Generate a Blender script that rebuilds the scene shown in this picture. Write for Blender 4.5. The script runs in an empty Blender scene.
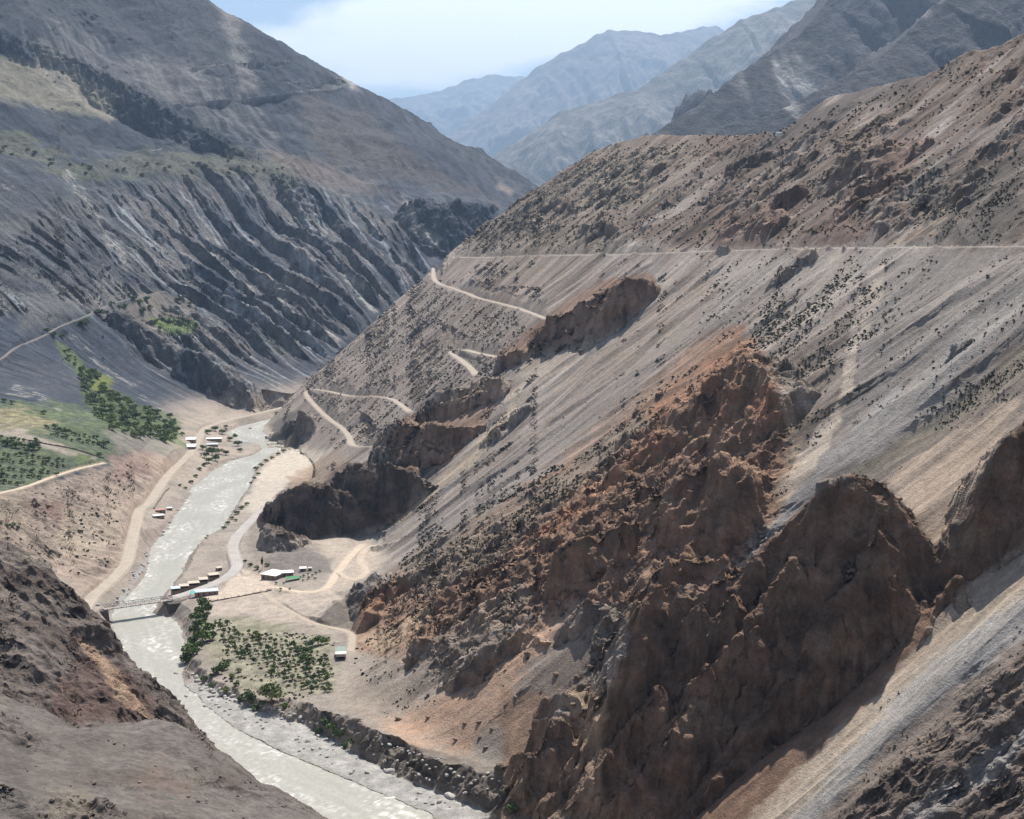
import bpy, math, os
import numpy as np
Q = float(os.environ.get("SCENE_Q", "1.2"))
rng = np.random.default_rng(7)
f32 = np.float32
# ------------------------------------------------------------------ camera
F = 1400.0; CX = 512.0; CY = 409.5
CAMZ = 255.0
TH = math.atan((409.5 - 248.0) / F)
cT, sT = math.cos(TH), math.sin(TH)

def ray(px, py):
    u = (np.asarray(px, float) - CX) / F; v = (np.asarray(py, float) - CY) / F
    dy = cT - v * sT; dz = -sT - v * cT
    return u / dy, dz / dy              # x and z change per metre of y

def P(px, py, D=None, z=None):          # a sight line meets the depth D or the level z
    ax, az = ray(px, py)
    if D is None: D = (z - CAMZ) / az
    return (float(ax * D), float(D), float(CAMZ + az * D))

def proj(x, y, z):
    zz = z - CAMZ
    dep = y * cT - zz * sT
    dep = np.maximum(dep, 0.5)
    return CX + F * x / dep, CY + F * (-(y * sT + zz * cT)) / dep

# ------------------------------------------------------------------ noise
def _perm(seed):
    p = np.random.default_rng(seed).permutation(256).astype(np.int32)
    return np.concatenate([p, p, p])
_PM = {}
_ang = np.linspace(0, 2 * np.pi, 256, endpoint=False)
_G2 = np.stack([np.cos(_ang), np.sin(_ang)], 1).astype(f32) * 1.45
_r3 = np.random.default_rng(3).normal(size=(256, 3)); _r3 /= np.linalg.norm(_r3, axis=1)[:, None]
_G3 = (_r3 * 1.5).astype(f32)
def noise2(x, y, seed=0):
    if seed not in _PM: _PM[seed] = _perm(seed + 100)
    p = _PM[seed]
    x = np.asarray(x, f32); y = np.asarray(y, f32)
    xi = np.floor(x); yi = np.floor(y)
    fx = x - xi; fy = y - yi
    xi = xi.astype(np.int32) & 255; yi = yi.astype(np.int32) & 255
    ux = fx * fx * fx * (fx * (fx * 6 - 15) + 10); uy = fy * fy * fy * (fy * (fy * 6 - 15) + 10)
    a = p[xi]; b = p[xi + 1]
    def g(h, dx, dy):
        gg = _G2[h]; return gg[..., 0] * dx + gg[..., 1] * dy
    n00 = g(p[a + yi], fx, fy); n10 = g(p[b + yi], fx - 1, fy)
    n01 = g(p[a + yi + 1], fx, fy - 1); n11 = g(p[b + yi + 1], fx - 1, fy - 1)
    n0 = n00 + ux * (n10 - n00); n1 = n01 + ux * (n11 - n01)
    return n0 + uy * (n1 - n0)
def noise3(x, y, z, seed=0):
    if seed not in _PM: _PM[seed] = _perm(seed + 100)
    p = _PM[seed]
    x = np.asarray(x, f32); y = np.asarray(y, f32); z = np.asarray(z, f32)
    xi = np.floor(x); yi = np.floor(y); zi = np.floor(z)
    fx = x - xi; fy = y - yi; fz = z - zi
    xi = xi.astype(np.int32) & 255; yi = yi.astype(np.int32) & 255; zi = zi.astype(np.int32) & 255
    s = lambda t: t * t * (3 - 2 * t)
    ux, uy, uz = s(fx), s(fy), s(fz)
    out = 0
    for i in (0, 1):
        wx = ux if i else 1 - ux
        a = p[xi + i]
        for j in (0, 1):
            wy = uy if j else 1 - uy
            b = p[a + yi + j]
            for k in (0, 1):
                wz = uz if k else 1 - uz
                gg = _G3[p[b + zi + k]]
                out = out + wx * wy * wz * (gg[..., 0] * (fx - i) + gg[..., 1] * (fy - j) + gg[..., 2] * (fz - k))
    return out
def fbm2(x, y, oct=4, seed=0, gain=.5):
    s = 0; a = 1; t = 0
    for i in range(oct):
        s = s + a * noise2(x * 2.03 ** i + 17.3 * i, y * 2.03 ** i - 9.1 * i, seed + i); t += a; a *= gain
    return s / t
def ridged2(x, y, oct=4, seed=0, gain=.5):
    s = 0; a = 1; t = 0
    for i in range(oct):
        s = s + a * (1 - 2.2 * np.abs(noise2(x * 2.05 ** i + 7.3 * i, y * 2.05 ** i - 3.1 * i, seed + i))); t += a; a *= gain
    return s / t
def smooth(a, b, v):
    t = np.clip((v - a) / (b - a), 0, 1); return t * t * (3 - 2 * t)
def chunked(fn, x, y, n=120000):
    x = np.asarray(x); y = np.asarray(y); sh = x.shape
    x = x.ravel(); y = y.ravel(); out = np.empty(x.shape, f32)
    for i in range(0, len(x), n): out[i:i + n] = fn(x[i:i + n], y[i:i + n])
    return out.reshape(sh)

# ------------------------------------------------------------------ scattered height points
class Surf:
    def __init__(s, pts, c=40.0):
        p = np.array(pts, float); s.xy = p[:, :2] / 1000; s.c = c / 1000
        n = len(p); d = s.xy[:, None] - s.xy[None]
        A = np.sqrt((d ** 2).sum(-1) + s.c ** 2)
        M = np.zeros((n + 3, n + 3)); M[:n, :n] = A; M[:n, n] = 1; M[:n, n + 1:] = s.xy; M[n, :n] = 1; M[n + 1:, :n] = s.xy.T
        w = np.linalg.solve(M, np.concatenate([p[:, 2], [0, 0, 0]]))
        s.w = w[:n].astype(f32); s.b = w[n:]
    def __call__(s, x, y):
        x = np.asarray(x, float) / 1000; y = np.asarray(y, float) / 1000
        o = s.b[0] + s.b[1] * x + s.b[2] * y
        xf_ = x.astype(f32); yf_ = y.astype(f32); acc = np.zeros(x.shape, f32)
        for (px, py), w in zip(s.xy.astype(f32), s.w):
            acc += w * np.sqrt((xf_ - px) ** 2 + (yf_ - py) ** 2 + f32(s.c ** 2))
        return o + acc

def polydist(x, y, pts):
    """distance to a polyline, signed side (positive on the camera's side), parameter index"""
    best = np.full(x.shape, 1e9, f32); side = np.zeros(x.shape, f32); zz = np.zeros(x.shape, f32)
    for a, b in zip(pts[:-1], pts[1:]):
        dx, dy = b[0] - a[0], b[1] - a[1]; L2 = dx * dx + dy * dy + 1e-9
        t = np.clip(((x - a[0]) * dx + (y - a[1]) * dy) / L2, 0, 1)
        qx = x - (a[0] + t * dx); qy = y - (a[1] + t * dy)
        d = np.sqrt(qx * qx + qy * qy)
        nx, ny = -dy, dx
        mx, my = (a[0] + b[0]) / 2, (a[1] + b[1]) / 2
        if nx * mx + ny * my > 0: nx, ny = -nx, -ny
        s = np.where((x - a[0]) * nx + (y - a[1]) * ny > 0, 1.0, -1.0)
        m = d < best
        best = np.where(m, d, best); side = np.where(m, s, side)
        if len(a) > 2: zz = np.where(m, a[2] + t * (b[2] - a[2]), zz)
    return best, side, zz

def inside(x, y, poly):
    """signed distance, negative inside"""
    d = np.full(x.shape, 1e9, f32); ins = np.zeros(x.shape, bool)
    n = len(poly)
    for i in range(n):
        a = poly[i]; b = poly[(i + 1) % n]
        dx, dy = b[0] - a[0], b[1] - a[1]; L2 = dx * dx + dy * dy + 1e-9
        t = np.clip(((x - a[0]) * dx + (y - a[1]) * dy) / L2, 0, 1)
        d = np.minimum(d, (x - a[0] - t * dx) ** 2 + (y - a[1] - t * dy) ** 2)
        if dy != 0:
            c = ((a[1] > y) != (b[1] > y)) & (x < (b[0] - a[0]) * (y - a[1]) / (b[1] - a[1]) + a[0])
            ins ^= c
    d = np.sqrt(d)
    return np.where(ins, -d, d)

# ------------------------------------------------------------------ right hillside
_xf = np.array([(0, 90), (300, 60), (400, 50), (500, 22), (560, 8), (630, -22), (667, -60), (745, -108), (850, -112), (1000, -122), (1100, -135), (1230, -190), (1400, -232), (1530, -225), (1640, -235), (1780, -300), (2075, -372), (2200, -380), (3000, -380)], float)
_xr = np.array([(0, 420), (300, 360), (741, 271), (1150, 187), (1600, 60), (2075, -60), (2372, -97), (2600, -80), (3200, -60)], float)
def R_base(x, y):
    xf_ = np.interp(y, _xf[:, 0], _xf[:, 1]); xr = np.interp(y, _xr[:, 0], _xr[:, 1])
    t = (x - xf_) / (xr - xf_)
    lo = 255 * np.where(t > 0, t, t * .35)
    lo = lo + 14 * np.clip(t, 0, 1) * (np.clip(t, 0, 1) - 1)
    return np.where(x > xr, 255 + .75 * (x - xr), lo)

def hitD(Hf, px, py, d0=60, d1=6500, n=2600):
    px = np.atleast_1d(np.asarray(px, float)); py = np.atleast_1d(np.asarray(py, float))
    D = np.geomspace(d0, d1, n)
    ax, az = ray(px, py)
    X = ax[:, None] * D; Y = np.broadcast_to(D, X.shape); Z = CAMZ + az[:, None] * D
    h = chunked(Hf, X, Y)
    g = h - Z
    hit = g > 0
    i = np.argmax(hit, 1); ok = hit.any(1)
    i = np.clip(i, 1, n - 1); r = np.arange(len(px))
    g0, g1 = g[r, i - 1], g[r, i]
    t = np.clip(-g0 / (g1 - g0 + 1e-9), 0, 1)
    out = D[i - 1] + t * (D[i] - D[i - 1])
    return np.where(ok, out, np.nan)

crestR_px = [(1180, -20), (1100, 5), (1022, 37), (990, 49), (962, 55), (927, 75), (890, 83), (862, 90), (827, 95), (797, 120), (777, 132), (732, 136), (677, 135), (647, 135), (612, 145), (587, 155), (557, 175), (512, 200), (482, 225), (455, 248), (435, 266), (400, 292), (370, 320), (335, 350), (300, 377), (275, 402), (264, 418)]
def _crestD(px, py):
    ax, az = ray(px, py)
    D = np.linspace(900, 2600, 3400)
    g = R_base(ax * D, D) - (CAMZ + az * D)
    i = np.argmax(g > 0)
    return D[i] if g.max() > 0 else np.nan
_cd = []
for q in crestR_px:
    D = _crestD(*q); _cd.append(D if np.isfinite(D) else _cd[-1] + 40)
_cd = np.array(_cd, float)
for i in range(18, -1, -1): _cd[i] = min(_cd[i], _cd[i + 1] - 8)
crestR = [P(q[0], q[1], D=D) for q, D in zip(crestR_px, _cd)]
crestR.append((crestR[-1][0] - 15, crestR[-1][1] + 60, 0))

def R_h(x, y):
    h = R_base(x, y)
    m = (y > 800) & (h > -30)
    if m.any():
        d, s, z = polydist(x[m], y[m], crestR)
        hb = np.minimum(h[m], z - .55 * d)
        nz = fbm2(x[m] / 60, y[m] / 60, 3, 40) * 6 * smooth(0, 60, d)
        h = h.copy(); h[m] = np.where(s < 0, hb + nz, h[m])
    return h

# ------------------------------------------------------------------ left mountainside and valley floor
c = P
crestL_px = [(120, -190, 4300), (200, -70, 4450), (252, 0, 4500), (300, 30, 4450), (340, 55, 4350), (400, 95, 4200), (450, 137, 4000), (480, 160, 3800), (512, 188, 3550), (530, 203, 3450), (545, 222, 3400)]
crestL = [P(a, b, D=d) for a, b, d in crestL_px]
ptsL = [c(265, 412, z=8), c(240, 412, z=11), c(205, 428, z=10), c(190, 440, z=10), c(180, 470, z=9), c(140, 520, z=9), c(120, 570, z=9), c(95, 600, z=9),
        c(150, 500, z=9), c(160, 480, z=11), c(130, 520, z=13),
        c(330, 345, D=2450), c(380, 300, D=2720), c(420, 265, D=2950), c(455, 235, D=3150), c(490, 208, D=3350),
        c(130, 165, D=3050), c(200, 180, D=3050), c(260, 172, D=3200), c(340, 190, D=3250), c(400, 205, D=3300), c(300, 160, D=3380),
        c(130, 240, D=2650), c(130, 300, D=2330), c(60, 300, D=2150), c(0, 300, D=1980), c(0, 240, D=2250), c(0, 165, D=2650), c(60, 200, D=2600),
        c(0, 100, D=3050), c(0, 0, D=3600), c(0, -150, D=4100), c(100, 150, D=3230), c(100, 110, D=3480), c(100, 50, D=3850), c(100, 0, D=4100), c(60, 70, D=3500),
        c(200, 140, D=3480), c(200, 110, D=3700), c(200, 60, D=4000), c(200, 0, D=4330), c(280, 100, D=3980), c(280, 50, D=4250), c(300, 140, D=3700), c(350, 110, D=4080), c(350, 160, D=3620), c(400, 150, D=3720), c(440, 190, D=3480),
        c(250, 145, D=3520), c(200, 240, D=2830), c(260, 240, D=2930), c(320, 250, D=2880), c(250, 300, D=2640), c(200, 300, D=2530), c(300, 310, D=2620), c(200, 355, D=2260), c(240, 370, D=2250), c(280, 375, D=2300),
        c(160, 318, D=2330), c(190, 325, D=2330), c(175, 338, D=2240), c(110, 310, D=2250), c(50, 340, D=2000), c(0, 345, D=1850), c(100, 360, D=2060), c(0, 400, D=1590), c(60, 400, D=1660), c(120, 400, D=1830), c(160, 430, z=34), c(178, 442, z=20),
        c(0, 420, z=70), c(60, 420, z=64), c(100, 425, z=58), c(0, 470, z=56), c(60, 465, z=50), c(100, 462, z=44), c(130, 450, z=38), c(0, 520, z=50), c(30, 500, z=46), c(0, 490, z=52), c(50, 520, z=32), c(30, 545, z=34), c(60, 560, z=20), c(90, 530, z=20), c(100, 500, z=26), c(80, 580, z=14),
        c(-200, 300, D=2000), c(-200, 450, D=1300), c(-200, 600, D=800), c(-250, 100, D=3000), c(-500, 300, D=2000), c(-400, -50, D=4000),
        c(200, 600, z=9), c(240, 600, z=10), c(240, 640, z=9), c(300, 640, z=11), c(330, 620, z=14), c(240, 670, z=7), c(300, 690, z=10), c(270, 560, z=12), c(230, 540, z=11), c(300, 550, z=16), c(340, 560, z=19), c(345, 600, z=18), c(345, 660, z=14), c(380, 720, z=15), c(450, 750, z=14), c(500, 768, z=14), c(250, 500, z=6), c(300, 470, z=6), c(310, 450, z=7), c(200, 560, z=7), c(290, 445, z=6),
        (0, 1500, 8), (-150, 1900, 8), (0, 1000, 10), (100, 700, 10), (300, 800, 10), (300, 2200, 20), (-100, 2700, 60), (500, 1500, 10), (60, 500, 5), (100, 300, 5), (0, 0, 5), (300, 0, 5), (-300, 300, 70), (-200, 450, 50), (-300, 700, 40), (-200, 750, 4), (-180, 640, 8), (-500, 0, 90), (-300, 850, 28), (-260, 860, 14),
        (300, 3500, 200), (400, 4500, 400), (-700, 5600, 700), (300, 5600, 300), (900, 4000, 300), (1500, 3000, 100), (2000, 5500, 300)]
L_s = Surf(ptsL, 45.0)
ribdir = np.array([.49, -.87]); ribperp = np.array([.87, .49])
ribpoly = [(-40, 235), (100, 185), (170, 178), (250, 172), (340, 190), (400, 215), (440, 260), (350, 340), (300, 400), (235, 418), (170, 400), (120, 330), (60, 300), (-40, 330)]
def ribco(x, y):
    return 1450 * np.arctan2(y - 1742, 418 - x), -np.hypot(x - 418, y - 1742)
def L_h(x, y):
    h = L_s(x, y)
    m = h > -200
    d, s, z = polydist(x, y, crestL)
    h = np.where((s < 0) & (y > 2800), np.minimum(h, z - .5 * d), h)
    return h

def L_detail(x, y, h):
    """ridges, gullies and tilted slabs of the far bank"""
    px, py = proj(x, y, h)
    far = smooth(1500, 2300, y) * smooth(40, 110, h)
    d, s, z = polydist(x, y, crestL); near_crest = smooth(0, 320, d)
    out = far * (.35 + .65 * near_crest) * (34 * (ridged2(x / 520 + .2 * noise2(x / 200, y / 200, 9), y / 640, 3, 5) - .45) + 10 * fbm2(x / 90, y / 90, 5, 6) + 16 * (ridged2(x / 150 + .3 * noise2(x / 90, y / 90, 7), y / 330, 4, 35) - .4) * smooth(330, 460, h))
    cc, al = ribco(x, y)
    gul = ridged2(cc / 55 + .5 * noise2(al / 140, cc / 140, 13), al / 420, 3, 21)
    out = out + far * 6 * (gul - .4)
    # tilted slabs
    sd = inside(px, py, ribpoly)
    w = smooth(18, -22, sd + 14 * noise2(x / 120, y / 120, 8)) * far
    c2 = cc + 20 * noise2(cc / 150, al / 700, 14) + 5 * noise2(cc / 50, al / 180, 15)
    def saw(t, k=.16):
        fr = t - np.floor(t)
        return np.where(fr < k, smooth(0, k, fr), 1 - (fr - k) / (1 - k))
    lo = smooth(330, 300, py)
    amp = 27 * (.35 + .65 * smooth(-.5, .4, noise2(np.floor(c2 / 62) * 3.7, al / 500, 16)))
    big = saw(c2 / 62) * amp * (.35 + .65 * smooth(160, 210, px) * 1.0)
    out = out + w * (big - 9 + 6.5 * saw(c2 / 23 + .3 + .3 * noise2(al / 90, c2 / 90, 17)) * smooth(-.4, .3, noise2(c2 / 60, al / 160, 18)) + 2.6 * saw(c2 / 8.7) + 5 * (ridged2(al / 60 + c2 / 200, c2 / 26, 3, 19) - .5))
    # benches on the upper mountain
    up = smooth(140, 90, py) * smooth(260, 420, h)
    out = out + up * 5 * ridged2(x / 80, (h + 30 * noise2(x / 300, y / 300, 30)) / 70, 3, 33)
    return out
# ------------------------------------------------------------------ near-left spurs
A1_px = [(-120, 470, 560), (-60, 505, 545), (0, 541, 530), (20, 551, 528), (50, 574, 524), (85, 601, 518), (99, 618, 514), (106, 649, 508), (136, 666, 500), (158, 683, 492), (167, 710, 484), (172, 730, 478), (190, 770, 460)]
A2_px = [(-250, 640, 350), (-100, 664, 348), (-30, 680, 345), (0, 692, 342), (40, 706, 338), (75, 722, 334), (130, 724, 332), (170, 722, 330), (191, 734, 326), (218, 755, 320), (238, 772, 314), (266, 779, 308), (290, 794, 300), (327, 817, 288), (380, 850, 262), (450, 930, 215), (560, 1080, 150), (700, 1400, 90)]
A1c = [c(a, b, D=d) for a, b, d in A1_px]; A2c = [c(a, b, D=d) for a, b, d in A2_px]
A1s = Surf(A1c + [c(0, 600, D=480), c(0, 680, D=420), c(60, 640, D=455), (c(100, 700, D=430)), c(150, 722, D=440), c(60, 720, D=400), c(-100, 560, D=480), c(-100, 680, D=400), c(-300, 560, D=480), c(-300, 700, D=390), c(-400, 400, D=560), (-250, 100, 260), (0, 0, 120), (0, 350, 60)], 18)
A2s = Surf(A2c + [c(0, 819, D=215), c(100, 819, D=228), c(200, 819, D=250), c(60, 760, D=285), c(150, 770, D=290), c(0, 740, D=290), c(220, 790, D=275), c(-100, 760, D=260), c(100, 900, D=170), c(300, 900, D=190), c(0, 1000, D=120), c(300, 1050, D=115), c(-200, 900, D=150), c(-350, 650, D=330), c(500, 1100, D=100),
               (0, 0, 253.3), (-40, 10, 254), (30, 5, 251), (60, 30, 232), (0, 40, 228), (-60, 50, 238), (-150, 60, 252), (-300, 100, 262), (0, -60, 262), (100, -60, 258), (-200, -80, 285), (120, 0, 235), (160, 60, 180), (200, -80, 270)], 10)
def cutcrest(S, crest, slope):
    def g(x, y):
        h = S(x, y); d, s, z = polydist(x, y, crest)
        nb = 8 * noise2(x / 26, y / 26, 51) + 3 * noise2(x / 9, y / 9, 52)
        return np.where(s < 0, np.minimum(h, z - slope * d - slope * np.clip(nb, -3, 9) * smooth(0, 14, d)), h)
    return g
A1_h = cutcrest(A1s, A1c, 1.35); A2_h = cutcrest(A2s, A2c, 1.1)

# ------------------------------------------------------------------ river, gravel
def zpoly(pts, z): return [P(a, b, z=z)[:2] for a, b in pts]
river_px_left = [(272, 411.5), (264, 418), (249, 423), (226, 433), (240, 441), (259, 443), (263, 449), (254, 455), (231, 461), (214, 470), (205, 479), (192, 494), (180, 510), (163, 535), (148, 552), (139, 567), (127, 587), (117, 604), (112, 618), (114, 628), (122, 648), (130, 665), (144, 690)]
river_px_right = [(284, 413), (272, 420), (262, 426), (258, 432), (270, 440), (285, 447), (272, 455), (257, 464), (252, 476), (244, 492), (234, 508), (224, 524), (216, 534), (200, 544), (188, 556), (180, 574), (170, 588), (160, 598), (154, 610), (170, 616), (178, 624), (185, 648), (180, 674), (184, 684), (195, 694), (208, 708), (225, 722), (245, 734), (280, 751), (350, 781), (430, 814)]
rl = zpoly(river_px_left, 0.0); rr = zpoly(river_px_right, 0.0)
river_px_left = river_px_left
def off_down(p):  # the bank hidden by the near spur
    return (p[0] - 50, p[1] - 22)
rl = rl + [off_down(P(a, b, z=0)) for a, b in [(208, 708), (245, 734), (280, 751), (350, 781), (430, 814)]] + [(-50, 470), (-10, 380), (0, 250), (20, 100), (30, -200)]
rr = rr + [(0, 540), (20, 470), (45, 380), (50, 250), (70, 100), (80, -200)]
river = [(-300, 2330), (-330, 2200)] + rl + rr[::-1] + [(-295, 2215), (-255, 2330)]
gravel = zpoly([(184, 684), (195, 694), (225, 722), (280, 750), (350, 781), (430, 815), (470, 835), (500, 828), (482, 810), (445, 797), (400, 779), (362, 758), (335, 742), (318, 731), (290, 722), (262, 712), (240, 702), (215, 692), (200, 680), (192, 672)], 1.0)
flatbar = zpoly([(285, 449), (272, 458), (262, 468), (256, 480), (248, 496), (238, 512), (252, 515), (262, 512), (280, 497), (300, 485), (318, 462), (327, 453), (300, 448)], 4.0)

# ------------------------------------------------------------------ roads (centre lines found on the ground)
def terrace(x, y): return 0
def base0(x, y):
    x = np.asarray(x, float); y = np.asarray(y, float)
    h = np.full(x.shape, -500.0)
    m = (x < 600)
    l = L_h(x, y); r = R_h(x, y)
    k = 6.0
    t = np.clip(.5 + .5 * (l - r) / k, 0, 1)
    h = r * (1 - t) + l * t + k * t * (1 - t)
    n = (x < 260) & (y < 760)
    if n.any():
        xn, yn = x[n], y[n]
        a = np.maximum(A1_h(xn, yn), A2_h(xn, yn))
        a = np.where((yn < 200) , np.maximum(A2_h(xn, yn), -50), a)
        h[n] = np.maximum(h[n], a)
    return h

def onbase(px, py, z=None):
    D = hitD(base0, px, py)
    return [P(a, b, D=d) for a, b, d in zip(px, py, D)]
def fitline(pts, zs=None, n=6):
    p = np.array(pts, float)
    if zs is not None: p[:, 2] = zs
    else:
        k = p[:, 2].copy()
        for _ in range(3): k[1:-1] = (k[:-2] + 2 * k[1:-1] + k[2:]) / 4
        p[:, 2] = k
    # Catmull-Rom
    out = []
    q = np.vstack([2 * p[0] - p[1], p, 2 * p[-1] - p[-2]])
    for i in range(1, len(q) - 2):
        for t in np.linspace(0, 1, n, endpoint=False):
            a, b, c_, d = q[i - 1], q[i], q[i + 1], q[i + 2]
            out.append(.5 * (2 * b + (c_ - a) * t + (2 * a - 5 * b + 4 * c_ - d) * t * t + (3 * b - a - 3 * c_ + d) * t ** 3))
    out.append(p[-1])
    return np.array(out)
def zroad(px, z, n=6): return fitline([P(a, b, z=z) for a, b in px], None, n)
def sroad(px, n=6):
    a = [q[0] for q in px]; b = [q[1] for q in px]
    return fitline(onbase(a, b), None, n)
roads = []
roads.append(dict(name='valley road west bank', w=4.3, tone=(.38, .325, .265), pts=zroad([(70, 640), (84, 612), (93, 597), (110, 582), (126, 564), (131, 545), (136, 526), (140, 510), (150, 502), (167, 477), (180, 464), (190, 454), (195, 446), (199, 438), (203, 431), (210, 426), (234, 419), (256, 414), (274, 409.5), (292, 405)], 9.0)))
roads.append(dict(name='east bank road', w=4.0, tone=(.38, .35, .325), pts=zroad([(174, 597), (184, 594.2), (200, 588.7), (217, 582), (232, 573), (237, 566), (236, 560), (233.6, 552), (234, 543), (241, 531), (259, 513), (275, 501), (292, 489)], 10.0)))
xs = np.linspace(455, 1180, 70)
ys = .9 * noise2(xs / 23, xs * 0, 33) + np.interp(xs, [455, 470, 500, 560, 620, 680, 760, 830, 900, 1024, 1200], [257, 258, 257, 255.2, 254.6, 252.5, 249.5, 248, 247.5, 246.5, 246])
def roadz(px, py):
    ax, az = ray(px, py); D = np.linspace(400, 2500, 6000)
    g = R_base(ax * D, D) - (CAMZ + az * D); i = np.argmax(g > 0)
    return P(px, py, D=D[i])
roads.append(dict(name='contour road', w=1.9, tone=(.34, .30, .26), pts=fitline([roadz(a, b) for a, b in zip(xs, ys)], None, 3)))
roads.append(dict(name='upper switchback', w=2.8, tone=(.36, .305, .25), pts=sroad([(433, 268), (434, 276), (440, 286), (455, 290), (468, 293), (478, 299), (495, 303), (515, 307), (530, 312), (546, 319)])))
roads.append(dict(name='middle switchback', w=3.0, tone=(.36, .31, .255), pts=sroad([(498, 357), (480, 353), (466, 350.5), (458, 350), (452.5, 351), (452, 354), (457, 358), (465, 362.5), (472, 368), (476, 375)])))
roads.append(dict(name='lower switchback', w=2.8, tone=(.36, .305, .25), pts=sroad([(410, 412), (392, 403), (372, 396), (350, 394), (325, 391), (309, 392), (307, 398), (318, 408), (330, 419), (341, 430), (349, 442), (353, 449), (376, 447)])))
roads.append(dict(name='farm track', w=2.6, tone=(.48, .40, .30), pts=sroad([(-30, 499), (0, 493), (28, 488), (55, 477), (82, 467), (104, 463)])))
roads.append(dict(name='hill track', w=1.7, tone=(.19, .175, .16), pts=sroad([(-30, 372), (0, 360), (15, 347), (40, 340), (62, 325), (85, 318), (105, 305), (130, 298), (165, 291)])))
def sroadL(px): return sroad(px, 4)
roads.append(dict(name='mountain road', w=5.0, tone=(.24, .23, .22), pts=sroadL([(150, 106), (180, 104), (215, 103), (260, 99), (310, 94), (355, 88)])))
roads.append(dict(name='mountain road', w=4.0, tone=(.22, .21, .2), pts=sroadL([(205, 77), (240, 81), (280, 84), (320, 86), (352, 87)])))
roads.append(dict(name='mountain road', w=3.5, tone=(.22, .21, .2), pts=sroadL([(190, 68), (220, 66), (255, 63), (288, 60)])))
roads.append(dict(name='mountain road', w=3.5, tone=(.30, .28, .26), pts=sroadL([(120, 154), (150, 152), (180, 147), (205, 144)])))
roads.append(dict(name="orchard track", w=1.8, tone=(.38, .32, .255), pts=sroad([(262, 592), (272, 600), (292, 612), (315, 624), (336, 629), (350, 633), (352, 642), (350, 652)])))
roads.append(dict(name='fan track', w=2.2, tone=(.46, .38, .30), pts=sroad([(338, 572), (352, 580), (366, 572), (360, 560), (368, 550), (384, 547), (398, 540)])))
roads.append(dict(name='sand track', w=2.6, tone=(.50, .41, .32), pts=sroad([(362, 545), (350, 556), (338, 572), (325, 588), (300, 592), (275, 588), (262, 590)])))

def flat_pad(h, x, y, ctr, r0, r1, z):
    d = np.hypot(x - ctr[0], y - ctr[1]); w = smooth(r1, r0, d)
    return h * (1 - w) + z * w

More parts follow.
